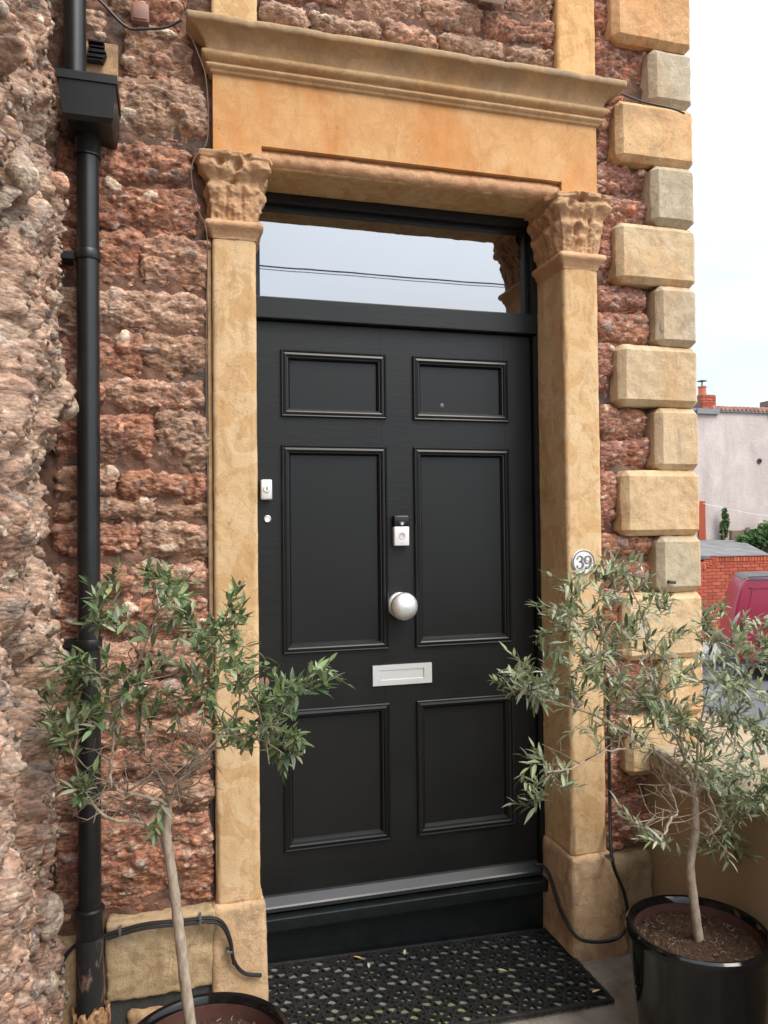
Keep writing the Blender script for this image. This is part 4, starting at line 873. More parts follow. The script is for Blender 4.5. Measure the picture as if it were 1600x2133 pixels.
Vc = np.stack([px+(.052+.006*np.sin(3*U)).ravel()*np.cos(U.ravel()), py+.052*np.sin(U.ravel()), (-.03+.15*W).ravel()], 1)
Vc[:, 2] += (.035*W.ravel()**2)*fbm(np.stack([np.cos(U.ravel()), np.sin(U.ravel()), U.ravel()*0], 1), .35, 3, 901); Vc[:, :2] += .006*fbm(Vc, .03, 3, 903)[:, None]
cl_ = mesh_obj('clay_collar', Vc, grid_faces(ns, nt), M['clay'], None, None, True); so = cl_.modifiers.new('thick', 'SOLIDIFY'); so.thickness = .012; keep(cl_, dp_)
# vent tile with black terminal, junction box, light
vt = thing('wall_vent', 'tan clay vent tile with black plastic terminal behind the drainpipe', 'vent', (-.59, -.19, 2.89))
keep(MB().bev(-.672, -.516, -.200, -.14, 2.880, 2.978, .004).build('tile', M['plinth']), vt).color = (1.0, .84, .72, 1)
vm = MB().bev(-.60, -.553, -.235, -.201, 2.955, 2.963, .002)
for k in range(7): vm.bev(-.605+.002*k, -.548-.003*abs(k-3), -.226-.004*(k % 2), -.201, 2.906+k*.0075, 2.9105+k*.0075, .001)
keep(vm.build('terminal', M['blackplastic']), vt)
jb = thing('junction_box', 'small square brown junction box with cable on the upper wall', 'junction box', (-.45, -.2, 3.03))
keep(MB().bev(-.476, -.424, -.246, -.17, 3.032, 3.090, .004).build('box', M['jbox'], None, True), jb)
keep(MB().bev(-.470, -.430, -.2495, -.246, 3.038, 3.084, .0012).build('lid', M['jbox'], None, True), jb)
li = thing('outdoor_light', 'white wall light above the cornice, only its underside showing', 'light', (.70, -.2, 3.29))
keep(MB().bev(.648, .762, -.330, -.215, 3.300, 3.42, .018, 3).build('shade', M['whiteplastic'], None, True), li)
keep(MB().bev(.672, .738, -.222, -.14, 3.33, 3.40, .004).build('back_plate', M['whiteplastic']), li)

def clips(parent, spots):
    for (x, y_, z_, ax) in spots:
        keep(MB().bev(x-(.004 if ax else .009), x+(.004 if ax else .009), y_-.009, y_+.03, z_-(.010 if ax else .004), z_+(.010 if ax else .004), .0015).build('clip', M['clip']), parent)
c1 = thing('cable', 'black cable clipped along the left plinth and round the drainpipe foot', 'cable', (-.4, -.27, .0), 'black cables on the house front')
keep(MB().tube(spline(CABLE_L, 8), .0058, 8).build('cord', M['cable'], None, True), c1)
keep(MB().tube(spline([(a, b-.004, c-.010) for a, b, c in CABLE_L[5:12]], 8), .0046, 8).build('cord', M['cable'], None, True), c1)
clips(c1, [(-.516, -.268, .326, 1), (-.289, -.268, .328, 1), (-.204, -.268, .223, 0), (-.697, -.268, .207, 0)])
CR = CABLE_R[:7]+[(1.06, -.292, .075), (.986, -.285, .082), (.950, -.262, .10), (.940, -.18, .150), (.944, -.10, .225), (.930, -.078, .255), (.90, -.074, .262)]
CR = [(1.117 if q < 3 else p[0], -.226 if q < 3 else p[1], p[2]) for q, p in enumerate(CR)]
c2 = thing('cable', 'black cable hanging in a loop round the base of the right pilaster', 'cable', (1.1, -.27, 0), 'black cables on the house front')
keep(MB().tube(spline(CR, 8), .0062, 8).build('cord', M['cable'], None, True), c2)
clips(c2, [(1.083, -.285, .347, 0), (1.139, -.285, .135, 0)])
c3 = thing('cable', 'thin black cable looping down to the brown junction box', 'cable', (-.45, -.25, 3.0), 'black cables on the house front')
keep(MB().tube(spline(CABLE_T, 8), .0042, 8).build('cord', M['cable'], None, True), c3)
c4 = thing('cable', 'thin black cable running from the cornice end across the quoins', 'cable', (1.3, -.27, 3.0), 'black cables on the house front')
keep(MB().tube(spline(CABLE_Q, 8), .0036, 8).build('cord', M['cable'], None, True), c4)
c5 = thing('wire', 'thin brown wire running down beside the left capital and pilaster', 'wire', (-.27, -.262, 1.0))
keep(MB().tube(spline([(a, -.212 if c < 2.37 else b, c) for a, b, c in CABLE_W], 8), .0016, 6).build('strand', M['thinwire'], None, True), c5)
wp = thing('wall_hook', 'short black iron hook sticking out of a quoin', 'hook', (1.355, -.25, 1.286))
keep(MB().tube([(1.352, -.235, 1.287), (1.352, -.262, 1.286), (1.372, -.266, 1.284)], .006, 8).build('hook', M['darkmetal']), wp)

# ------------------------------------------------------------------ doormat : rubber lattice of stars
mat_ = thing('doormat', 'black rubber lattice doormat in front of the black door', 'doormat', (.43, -.25, 0.004))
mx0, mx1, my0, my1 = -.098, .958, -.497, -.045
segs = []
per = .150; hexh = per*math.sqrt(3)/2; rho = per/2
def addseg(a, b): segs.append((np.array(a), np.array(b)))
for j in range(-1, 6):
    for i in range(-2, 10):
        cx = mx0+.05+i*per+(per/2 if j % 2 else 0); cy = my0+.05+j*hexh
        def pol(r, a): return (cx+r*math.cos(a), cy+r*math.sin(a))
        for k in range(12):
            a = k*math.pi/6
            addseg(pol(rho, a), pol(rho, a+4*math.pi/6))                       # star chords
            if k % 2 == 0: addseg((cx, cy), pol(rho*.5, a+math.pi/6))           # spokes of the hub
            else: addseg(pol(rho, a), pol(per/math.sqrt(3), a))
def clip_seg(a, b):
    d = b-a; t0, t1 = 0., 1.
    for p_, q_ in ((-d[0], a[0]-mx0), (d[0], mx1-a[0]), (-d[1], a[1]-my0), (d[1], my1-a[1])):
        if abs(p_) < 1e-12:
            if q_ < 0: return None
        else:
            r_ = q_/p_
            if p_ < 0: t0 = max(t0, r_)
            else: t1 = min(t1, r_)
    return (a+d*t0, a+d*t1) if t1-t0 > 1e-3 else None
lat = MB(); seen = set()
for a, b in segs:
    key = tuple(sorted([(round(a[0], 3), round(a[1], 3)), (round(b[0], 3), round(b[1], 3))]))
    if key in seen: continue
    seen.add(key); c = clip_seg(a, b)
    if c is None: continue
    a, b = c; d = (b-a); L = np.linalg.norm(d)
    if L < .002: continue
    d /= L; n_ = np.array((-d[1], d[0])); w = .0026; a = a-d*.002; b = b+d*.002; zt = .0145+rnd.uniform(-.0004, .0004)
    q = [a+n_*w*1.25, a-n_*w*1.25, b-n_*w*1.25, b+n_*w*1.25]; q2 = [a+n_*w, a-n_*w, b-n_*w, b+n_*w]
    V = [(p[0], p[1], .0045) for p in q]+[(p[0], p[1], zt) for p in q2]
    lat.add(V, [(4, 5, 6, 7), (0, 1, 5, 4), (1, 2, 6, 5), (2, 3, 7, 6), (3, 0, 4, 7)])
tag(lat.build('lattice', M['rubber'], mat_), kind='stuff')
bd = MB(); w = .011
bd.bev(mx0, mx1, my0, my0+w, .0045, .0155, .002); bd.bev(mx0, mx1, my1-w, my1, .0045, .0155, .002); bd.bev(mx0-.0006, mx0+w, my0+w-.002, my1-w+.002, .0046, .0152, .002); bd.bev(mx1-w, mx1+.0006, my0+w-.002, my1-w+.002, .0046, .0152, .002)
keep(bd.build('border', M['rubber']), mat_)

mat_.location = (.96, -.25, .004); mat_.rotation_euler = (0, R(1.65), 0)
for c_ in mat_.children: c_.matrix_parent_inverse = Matrix.Translation((-.96, .25, -.004))
# ------------------------------------------------------------------ leaves
def leaf_mesh(name, L, Wd, curl, fold, col_a, col_b, seed, gain=1.9):
    r_ = random.Random(seed); n = 7; V = []; C_ = []; F = []
    for i in range(n):
        t_ = i/(n-1); w = Wd*.5*math.sin(math.pi*min(1, t_**.85))**.8*(1-.25*t_) if 0 < i < n-1 else .0004
        x = L*t_; zc = -curl*L*t_*t_; ang = curl*1.2*t_
        for s in (-1, 0, 1):
            V.append((x, s*w, zc+abs(s)*w*fold)); f_ = (0.0 if s else .35)
            C_.append(tuple(a*(1-f_)+b*f_ for a, b in zip(col_a, col_b)))
    for i in range(n-1):
        for s in (0, 1): a = i*3+s; F.append((a, a+3, a+4, a+1))
    me = bpy.data.meshes.new(name); me.from_pydata(V, [], F); me.update()
    at = me.attributes.new('Col', 'FLOAT_COLOR', 'POINT'); cc = np.ones((len(V), 4), np.float32); cc[:, :3] = np.clip(np.array(C_)*gain, 0, 1); at.data.foreach_set('color', cc.ravel())
    me.polygons.foreach_set('use_smooth', [True]*len(me.polygons)); me.materials.append(M['leaf']); return me
def leaf_frame(p, d, upv, roll):
    d = d.normalized(); s_ = d.cross(upv)
    s_ = s_.normalized() if s_.length > 1e-4 else d.orthogonal().normalized()
    n_ = s_.cross(d); c, s2 = math.cos(roll), math.sin(roll); a = s_*c+n_*s2; b = -s_*s2+n_*c
    mm_ = Matrix((d, a, b)).transposed().to_4x4(); mm_.translation = p; return mm_
CAMP = cam.matrix_world.translation.copy()
def olive_tree(name, label, trunk, limbs, tips, variants, r_trunk, leaf_n, seed, bare, extra):
    r_ = random.Random(seed)
    root = thing(name, label, 'tree', trunk[0], 'potted olive trees beside the door')
    tp = spline(trunk, 6); nT = len(tp)
    tb = MB().tube(tp, [r_trunk*(1.12-.28*i/nT+.05*math.sin(i*1.7)) for i in range(nT)], 14)
    keep(tb.build('trunk', M['bark'], None, True), root)
    nodes = []; parent = []; kids = {}                          # skeleton for joining twigs
    for L in limbs:
        P_ = spline(L, 5); n = len(P_); r0_ = r_trunk*.37
        P_ = [tuple(np.array(p)+np.array([r_.gauss(0, .0015) for _ in range(3)])*(i > 0)) for i, p in enumerate(P_)]
        keep(MB().tube(P_, [r0_*(1-.72*i/n) for i in range(n)], 9).build('limb', M['bark'], None, True), root)
        for i, p in enumerate(P_):
            if i > 1: nodes.append((Vector(p), r0_*(1-.72*i/n)))
    todo = [Vector(t_) for t_ in tips]+[Vector(t_)+Vector((r_.gauss(0, .020), r_.gauss(0, .045), r_.gauss(0, .020))) for t_ in tips for q_ in range(2) if (t_[2] > .93 or t_[0] > 1.03) and r_.random() < extra]; twm = MB(); leafT = []
    nd = [n for n in nodes]
    while todo:
        best = None
        for ti, t_ in enumerate(todo):
            for (p, rr) in nd:
                d_ = (t_-p).length
                if best is None or d_ < best[0]: best = (d_, ti, p, rr)
        d_, ti, p, rr = best; t_ = todo.pop(ti)
        bow = Vector((r_.gauss(0, .12), r_.gauss(0, .12), r_.gauss(.05, .12)))*d_
        ext = (t_-p); mid = p+ext*.5+bow
        pts = spline([tuple(p), tuple(p+ext*.25+bow*.8+Vector((r_.gauss(0, .004), r_.gauss(0, .004), r_.gauss(0, .004)))), tuple(mid), tuple(t_)], 4)
        ra = min(rr*.75, .0032); n = len(pts)
        twm.tube(pts, [max(.0007, ra*(1-.8*i/n)) for i in range(n)], 6)
        for q in pts[3::3]: nd.append((Vector(q), max(.0009, ra*.6)))
        # leaves grow in pairs along the outer part of the twig
        end = Vector(pts[-1]); dr_ = (end-Vector(pts[-4])).normalized()
        back = min(.125, max(.055, d_*.95)); path = [Vector(q) for q in pts]
        dr_ = (dr_+Vector((0, 0, .18))).normalized()
        tipx = end+dr_*.02; twm.tube([tuple(end), tuple(tipx)], [.0009, .0005], 5)
        for k in range(leaf_n):
            t2 = k/(leaf_n-1); q = end-dr_*(back*(1-t2))+dr_*.02*t2 if d_ < .055 else (path[max(0, int((len(path)-1)*(1-(1-t2)*min(1, back/d_))))])+dr_*(.02*t2)
            az = k*2.4+r_.uniform(-.5, .5); o1 = dr_.orthogonal().normalized(); o2 = dr_.cross(o1)
            side = o1*math.cos(az)+o2*math.sin(az); spread = r_.uniform(.55, 1.05)-.45*t2
            dv = (dr_*(1-.45*spread)+side*spread+Vector((0, 0, .26))).normalized()
            leafT.append((leaf_frame(q, dv, Vector((0, 0, 1)), r_.uniform(-.5, .5)), r_.randrange(len(variants)), r_.uniform(.55, 1.12)*(1-.18*t2)))
    for k in range(bare):                                       # bare twigs
        p, rr = nodes[r_.randrange(len(nodes))]; L = r_.uniform(.04, .13)
        v = Vector((r_.gauss(0, 1), r_.gauss(0, .7), r_.gauss(.5, .8))).normalized()*L
        k1 = p+v*.5+Vector((r_.gauss(0, .012), r_.gauss(0, .012), r_.gauss(0, .012)))
        twm.tube(spline([tuple(p), tuple(k1), tuple(p+v)], 4), [.0019*(1-.7*i/9) for i in range(9)], 5)
        w_ = v.cross(Vector((r_.gauss(0, 1), r_.gauss(0, 1), r_.gauss(0, 1)))).normalized()*L*.4+v*.3
        twm.tube([tuple(k1), tuple(k1+w_*.6), tuple(k1+w_)], [.0012, .001, .0006], 5)
    tag(keep(twm.build('twig', M['twig'], None, True), root), kind='stuff')
    leafT.sort(key=lambda a: (a[0].translation-CAMP).length-.25*a[2])
    for (mm_, vi, sc) in leafT[:298]:
        o = bpy.data.objects.new('leaf', variants[vi]); COL.objects.link(o); o.parent = root
        o.matrix_basis = Matrix.Translation(-root.location) @ mm_ @ Matrix.Scale(sc, 4)
    VV = []; FF = []; CC = []; off = 0
    base = [(np.array([v.co[:] for v in me.vertices]), np.array([list(f.vertices) for f in me.polygons]), np.array([d.color[:3] for d in me.attributes['Col'].data])) for me in variants]
    for (mm_, vi, sc) in leafT[298:]:
        A = np.array(mm_)[:3, :3]*sc; v, f, c = base[vi]
        VV.append(v@A.T+np.array(mm_.translation)); FF.append(f+off); off += len(v)
        CC.append(np.clip(c*r_.uniform(.75, 1.3)*np.array((1+r_.uniform(-.1, .1), 1, 1+r_.uniform(-.12, .12))), 0, 1))
    tag(keep(mesh_obj('foliage', np.concatenate(VV), np.concatenate(FF), M['leaf'], None, np.concatenate(CC), True), root), kind='stuff')
    return root
G1 = [leaf_mesh('leaf', .043, .0150, .16, .25, (.085, .125, .055), (.14, .18, .09), 1), leaf_mesh('leaf', .039, .0140, .30, .3, (.065, .115, .045), (.12, .17, .075), 2), leaf_mesh('leaf', .047, .0155, .08, .2, (.11, .155, .065), (.16, .20, .095), 3),
      leaf_mesh('leaf', .038, .0145, .2, .35, (.15, .20, .095), (.19, .24, .12), 4), leaf_mesh('leaf', .042, .0140, .35, -.2, (.17, .19, .12), (.22, .24, .16), 5), leaf_mesh('leaf', .046, .0150, .2, .3, (.035, .065, .03), (.06, .09, .04), 13)]
G2 = [leaf_mesh('leaf', .046, .0125, .16, .25, (.130, .155, .080), (.18, .20, .11), 6), leaf_mesh('leaf', .045, .0120, .32, .3, (.10, .125, .06), (.15, .17, .09), 7), leaf_mesh('leaf', .050, .0130, .08, .2, (.165, .19, .095), (.22, .24, .14), 8),
      leaf_mesh('leaf', .040, .0115, .2, .35, (.19, .22, .14), (.24, .27, .18), 9), leaf_mesh('leaf', .050, .0128, .4, -.2, (.22, .235, .17), (.27, .28, .21), 10), leaf_mesh('leaf', .044, .0115, .25, .3, (.05, .07, .035), (.08, .10, .05), 12)]
olive_tree('olive_tree', 'olive tree with dark green leaves and bent pale trunk by the drainpipe', LTRUNK, LLIMBS, [(a, b, c-.015) for a, b, c in LTIPS], G1, .0116, 12, 5, 120, .45)
olive_tree('olive_tree', 'olive tree with narrow grey green leaves in front of the garden wall', RTRUNK, RLIMBS, RTIPS, G2, .0122, 11, 6, 130, .80)

# ------------------------------------------------------------------ pots
def pot(cx, cy, label, soil_h, seed):
    root = thing('plant_pot', label, 'plant pot', (cx, cy, 0), 'black glazed plant pots beside the door')
    prof = [(.150, .0), (.156, .003), (.166, .10), (.178, .22), (.188, .318), (.192, .326), (.195, .338), (.193, .349), (.187, .354), (.178, .352), (.172, .344), (.170, .335)]
    keep(MB().lathe(prof, (cx, cy, .002), 'Z', 72, cap=False).build('pot_body', M['pot'], None, True), root)
    keep(MB().lathe([(.170, .336), (.168, .28), (.160, .16)], (cx, cy, .002), 'Z', 72, cap=False).build('inner_wall', M['potin'], None, True), root)
    n = 90; g = np.linspace(-.168, .168, n); X, Y = np.meshgrid(g, g, indexing='ij'); r_ = np.hypot(X, Y); keepm = r_ <= .170
    V = np.stack([cx+X.ravel(), cy+Y.ravel(), np.full(n*n, soil_h)], 1)
    V[:, 2] += .008*fbm(V, .05, 3, seed)+.007*fbm(V, .012, 3, seed+4, .7)+.010*np.exp(-(r_.ravel()/.04)**2)
    F = grid_faces(n, n); F = F[keepm.ravel()[F].all(1)]
    keep(mesh_obj('soil', V, F, M['soil'], None, None, True), root)
    # bark chips and bits on the soil
    ch = MB()
    for k in range(150):
        a = rnd.uniform(0, 6.28); rr = .16*math.sqrt(rnd.random()); L = rnd.uniform(.004, .014); b = rnd.uniform(0, 6.28); x, y_ = cx+rr*math.cos(a), cy+rr*math.sin(a); zz_ = soil_h+.004
        ch.tube([(x, y_, zz_+rnd.uniform(-.003, .006)), (x+L*math.cos(b), y_+L*math.sin(b), zz_+rnd.uniform(-.002, .008))], [rnd.uniform(.0008, .002), .0006], 5)
    tag(keep(ch.build('bark_chip', M['twig']), root), kind='stuff')
    return root
pot(1.062, -.761, 'glossy black plant pot full of soil against the tan garden wall', .312, 11)
pot(-.297, -.878, 'glossy black plant pot below the bent olive trunk near the cable', .305, 23)
# little shoot in the left pot
sh = thing('seedling', 'tiny green olive shoot growing from the soil of the pot near the cable', 'seedling', (-.262, -.86, .30))
keep(MB().tube([(-.262, -.86, .302), (-.260, -.862, .325), (-.258, -.865, .345)], .0012, 6).build('stem', M['twig']), sh)
for k in range(6):
    o = bpy.data.objects.new('leaf', G1[3]); COL.objects.link(o); o.parent = sh
    a = k*1.9; o.matrix_basis = Matrix.Translation(-sh.location) @ leaf_frame(Vector((-.259, -.864, .325+.004*k)), Vector((math.cos(a), math.sin(a), .9)), Vector((0, 0, 1)), 0) @ Matrix.Scale(.62, 4)
# fallen leaves
for k, (x, y_, z_, a, lb) in enumerate(((.392, -.105, .0165, 1.2, 'pale fallen leaf lying upright in the mat near the threshold'), (.245, -.095, .0165, 2.4, 'orange brown fallen leaf near the threshold side of the doormat'), (.255, -.155, .0165, 1.4, 'long pale fallen leaf in the middle of the mat'),
        (.665, -.262, .0165, -.6, 'yellowish fallen leaf lying on the mat toward the right pilaster'), (.905, -.452, .0165, .2, 'pinkish fallen leaf at the outer corner of the mat'))):
    me = leaf_mesh('fallen_leaf', .034, .010, .1, .3, [(.55, .50, .30), (.50, .25, .08), (.55, .50, .33), (.42, .40, .15), (.50, .30, .20)][k], (.6, .55, .35), 60+k)
    o = bpy.data.objects.new('fallen_leaf', me); COL.objects.link(o); o.location = (x, y_, z_+.002+(.96-x)*.0288); o.rotation_euler = (.1, -.08, a); tag(o, lb, 'leaf', 'fallen leaves on the doormat')
# ------------------------------------------------------------------ across the road
bw = thing('brick_wall', 'red brick garden wall across the road behind the maroon van', 'wall', (12, 11.7, ROAD))
WY = 11.70; z0 = ROAD+.10; top = .66
brm = {}
def brick_mesh(w, h, d):
    key = (round(w, 3), round(h, 3))
    if key not in brm:
        me = MB().bev(-w/2, w/2, -d/2, d/2, -h/2, h/2, .005, 1).build('brick', M['brick']); brm[key] = me.data; bpy.data.objects.remove(me)
    return brm[key]
def place_brick(x, y_, z_, w, h, d, root):
    o = bpy.data.objects.new('brick', brick_mesh(w, h, d)); COL.objects.link(o); o.parent = root
    o.location = Vector((x, y_+rnd.uniform(-.004, .004), z_))-root.location; return o
keep(MB().box(9.6, 19.0, WY+.012, WY+.20, ROAD-.1, top).build('mortar_core', M['brickmortar']), bw)
rest = MB(); row = 0; z = z0
while z < top-.06:
    off = .1125 if row % 2 else 0
    for k in range(42):
        x = 9.65+off+k*.225
        if 10.75 < x < 13.0 and z > -.95: place_brick(x+.107, WY+.05, z+.0325, .215, .065, .1025, bw)
        else: rest.box(x, x+.215, WY, WY+.10, z, z+.065)
    z += .075; row += 1
tag(keep(rest.build('bricks_beyond', M['brick']), bw), kind='stuff')
# brick-on-edge coping : stepping down at the house end
for k in range(110):
    x = 9.72+k*.078; dz = -max(0, min(1, (11.10-x)/.30))*.16
    if 10.7 < x < 13.2: place_brick(x, WY+.09, top+.055+dz, .068, .105, .225, bw)
cpm = MB(); cpm.box(13.22, 18.3, WY-.02, WY+.20, top+.004, top+.107); cpm.box(9.7, 10.68, WY-.02, WY+.20, top-.16, top-.05); tag(keep(cpm.build('coping_beyond', M['brick']), bw), kind='stuff')
keep(MB().bev(11.12, 18.3, WY-.04, WY+.22, top+.112, top+.135, .006).build('weathering', M['brickmortar']), bw)

sd2 = thing('outbuilding', 'low outbuilding with grey felt roof behind the red brick wall', 'shed', (12.2, 13.2, ROAD))
V = [(10.4, 12.2, .80), (13.1, 12.2, .72), (14.2, 14.6, 1.06), (10.4, 14.6, 1.12), (10.4, 12.2, .72), (13.1, 12.2, .64), (14.2, 14.6, .98), (10.4, 14.6, 1.04)]
keep(MB().add(V, [(0, 1, 2, 3), (7, 6, 5, 4), (0, 4, 5, 1), (1, 5, 6, 2), (2, 6, 7, 3), (3, 7, 4, 0)]).build('roof', M['slate']), sd2)
keep(MB().box(10.5, 13.0, 12.3, 14.5, ROAD-.1, .65).build('wall', M['brick']), sd2)

ph = thing('neighbour_house', 'pale pink rendered house gable with brick chimneys across the road', 'house', (16, 18, ROAD))
GY = 15.15
keep(MB().box(12.4, 26, GY, GY+7, ROAD-.2, 4.56).build('wall', M['pink']), ph)
keep(MB().box(12.3, 26.1, GY-.06, GY+7.1, 4.562, 4.64).build('verge_band', M['lead']), ph)
rf = MB(); V = [(12.3, GY-.05, 4.645), (26.1, GY-.05, 4.645), (26.1, GY+3.5, 5.0), (12.3, GY+3.5, 5.0), (12.3, GY+7.1, 4.645), (26.1, GY+7.1, 4.645)]
rf.add(V, [(0, 1, 2, 3), (3, 2, 5, 4), (0, 3, 4), (1, 5, 2), (0, 4, 5, 1)]); roof = keep(rf.build('roof', M['claytile']), ph)
tl = MB()
for k in range(90):
    x = 13.85+k*.135
    tl.tube([(x, GY-.09, 4.655+rnd.uniform(-.006, .006)), (x, GY+.05, 4.675), (x+.03, GY+.25, 4.70)], .062, 8)
o = tl.build('verge_tile', M['claytile'], None, True); o.parent = roof; o.matrix_parent_inverse = Matrix.Identity(4); tag(o, kind='stuff')
def chimney(x0, x1, zb, zt):
    c = keep(MB().box(x0+.012, x1-.012, GY+.012-.02, GY+.588, zb, zt-.005).build('chimney', M['brickmortar'], None), ph)
    z_ = zb+.02; r_ = 0
    while z_+.065 <= zt:
        x = x0-(.1125 if r_ % 2 else 0)
        while x < x1-.02:
            a, b = max(x, x0), min(x+.215, x1)
            if b-a > .03:
                o_ = bpy.data.objects.new('brick', brick_mesh(b-a, .065, .1025)); COL.objects.link(o_); o_.parent = c; o_.location = ((a+b)/2, GY+.03, z_+.0325); o_.matrix_parent_inverse = Matrix.Identity(4)
            x += .225
        z_ += .075; r_ += 1
    keep(MB().box(x0-.22, x1+.05, GY-.09, GY+.62, zb-.13, zb+.012).build('flashing', M['lead']), ph)
    return c
chimney(13.52, 13.95, 4.62, 5.03); chimney(15.90, 16.5, 4.62, 4.98)
for cx, h in ((13.72, .26), (16.12, .30)):
    keep(MB().lathe([(.115, 0), (.120, .02), (.105, .05), (.10, h-.04), (.118, h-.02), (.118, h)], (cx, GY+.25, 5.03 if cx < 14 else 4.98), 'Z', 24).build('chimney_pot', M['claypot'], None, True), ph)
cw = MB().lathe([(.018, 0), (.018, .16)], (13.72, GY+.25, 5.28), 'Z', 10); cw.lathe([(.0, .20), (.13, .165), (.13, .155), (0, .16)], (13.72, GY+.25, 5.28), 'Z', 20)
keep(cw.build('cowl', M['darkmetal']), ph)
keep(MB().lathe([(.07, 0), (.07, .03), (.04, .03), (.04, .005), (0, .005)], (15.33, GY, 3.23), 'Y', 20).build('vent_hole', M['darkmetal']), ph)
keep(MB().bev(13.30, 13.52, GY-.05, GY+.02, ROAD, 2.12, .01).build('door_edge', M['brick']), ph)
fe = thing('stone_fence', 'low brown stone fence below the pink gable with ivy over it', 'fence', (15, 14.7, ROAD))
for k in range(11): keep(MB().bev(13.98+k*.42, 13.98+k*.42+.40, 14.66, 14.78, ROAD-.1, 1.32+.02*math.sin(k*2.1), .015).build('panel', M['fencewood']), fe)
for k in range(5): keep(MB().bev(14.40+k*1.1, 14.52+k*1.1, 14.60, 14.655, ROAD-.1, 1.40, .012).build('post', M['fencewood']), fe)
ln = thing('clothes_line', 'thin white line strung across the pink gable', 'line', (15, 15.0, 2.0))
keep(MB().tube([(13.45+.4*k, GY-.05 if k == 0 else 14.9, 2.05-.11*k+.008*k*k) for k in range(9)], .006, 5).build('strand', M['whiteplastic']), ln)
def ivy(label, ctr, rad, n, seed, colr):
    r_ = np.random.RandomState(seed); root = thing('ivy', label, 'ivy', (ctr[0], ctr[1], ctr[2]-rad[2]), 'ivy below the pink gable')
    P_ = r_.normal(0, 1, (n, 3)); P_ /= np.linalg.norm(P_, axis=1)[:, None]; P_ *= r_.uniform(.55, 1.0, (n, 1)); P_ = P_*np.array(rad)+np.array(ctr); P_ += .10*np.stack([fbm(P_, .3, 2, 7), fbm(P_, .3, 2, 9), fbm(P_, .3, 2, 12)], 1)
    VV = []; FF = []; CC = []
    for k in range(n):
        a = r_.normal(0, 1, 3); a[1] -= .6; a[2] += .5; a /= np.linalg.norm(a); b = np.cross(a, r_.normal(0, 1, 3)); b /= np.linalg.norm(b); c = np.cross(a, b); s_ = r_.uniform(.03, .07)
        VV += [P_[k]+b*s_, P_[k]+c*s_*.8+a*.01, P_[k]-b*s_*.9, P_[k]-c*s_*.8+a*.01]; FF.append((4*k, 4*k+1, 4*k+2, 4*k+3)); q = np.array(colr)*r_.uniform(.55, 1.5); CC += [q]*4
    tag(keep(mesh_obj('foliage', np.array(VV), np.array(FF), M['ivy'], None, np.array(CC)), root), kind='stuff')
    keep(MB().tube(spline([(ctr[0], ctr[1], ROAD), (ctr[0]+.1, ctr[1], ROAD+1.0), (ctr[0]-.05, ctr[1], ctr[2])], 5), .025, 8).build('stem', M['twig']), root)
ivy('dark green ivy mass spilling over the felt roof', (14.6, 14.3, 1.08), (.80, .35, .24), 2200, 3, (.055, .12, .03))
ivy('bright green ivy climbing the far end of the stone fence', (15.5, 14.4, 1.25), (.95, .3, .36), 2200, 4, (.08, .17, .035))
ivy('narrow ivy strand climbing the pink gable', (13.98, 14.95, 1.45), (.10, .08, .42), 320, 5, (.075, .15, .04))

# ------------------------------------------------------------------ parked van : seen from the side, tail to the left
vx, vy, vz = 8.72, 8.35, ROAD
van = thing('van', 'maroon panel van with dark roof parked across the road', 'van', (vx, vy, vz))
side = [(0.02, .34), (-.03, .42), (-.04, .56), (-.015, .85), (.02, 1.05), (.07, 1.30), (.13, 1.52), (.20, 1.66), (.27, 1.725), (1.2, 1.76), (2.0, 1.75), (2.55, 1.70), (2.75, 1.62), (3.30, 1.08), (3.95, .95), (4.10, .82), (4.14, .50), (4.10, .32), (3.75, .28),
        (3.71, .45), (3.58, .60), (3.40, .66), (3.20, .60), (3.07, .45), (3.03, .28), (1.12, .28), (1.08, .45), (.95, .60), (.77, .66), (.57, .60), (.44, .45), (.40, .30)]
bm = bmesh.new(); W2 = 1.62; vs = [bm.verts.new((vx+a, vy, vz+b)) for a, b in side]; f = bm.faces.new(vs)
ex = bmesh.ops.extrude_face_region(bm, geom=[f]); ev = [g_ for g_ in ex['geom'] if isinstance(g_, bmesh.types.BMVert)]; bmesh.ops.translate(bm, vec=(0, W2, 0), verts=ev)
bm.edges.ensure_lookup_table()
lo_ = [e for e in bm.edges if abs(e.verts[0].co.y-e.verts[1].co.y) < 1e-4]
bmesh.ops.bevel(bm, geom=lo_, offset=.055, segments=4, affect='EDGES', profile=.6)
for v in bm.verts:                                                    # tumblehome
    h = (v.co.z-vz-.85)/.9
    if h > 0: v.co.y += (.10*h*h)*(1 if v.co.y < vy+W2/2 else -1)
bmesh.ops.recalc_face_normals(bm, faces=bm.faces); me = bpy.data.meshes.new('body'); bm.to_mesh(me); bm.free(); me.materials.append(M['vanred'])
bo = bpy.data.objects.new('body', me); COL.objects.link(bo); me.shade_smooth(); me.set_sharp_from_angle(angle=R(35)); keep(bo, van)
def yside(z_): h = max(0, (z_-.85)/.9); return vy+.10*h*h
def skin(name, pts, mat, lift=.006, parent=van, thick=.02):
    V = [(vx+a, yside(b)-lift, vz+b) for a, b in pts]; n = len(V); V += [(p[0], p[1]+thick, p[2]) for p in V]
    return keep(MB().add(V, [tuple(range(n)), tuple(range(2*n-1, n-1, -1))]+[(i, (i+1) % n, (i+1) % n+n, i+n) for i in range(n)]).build(name, mat), parent)
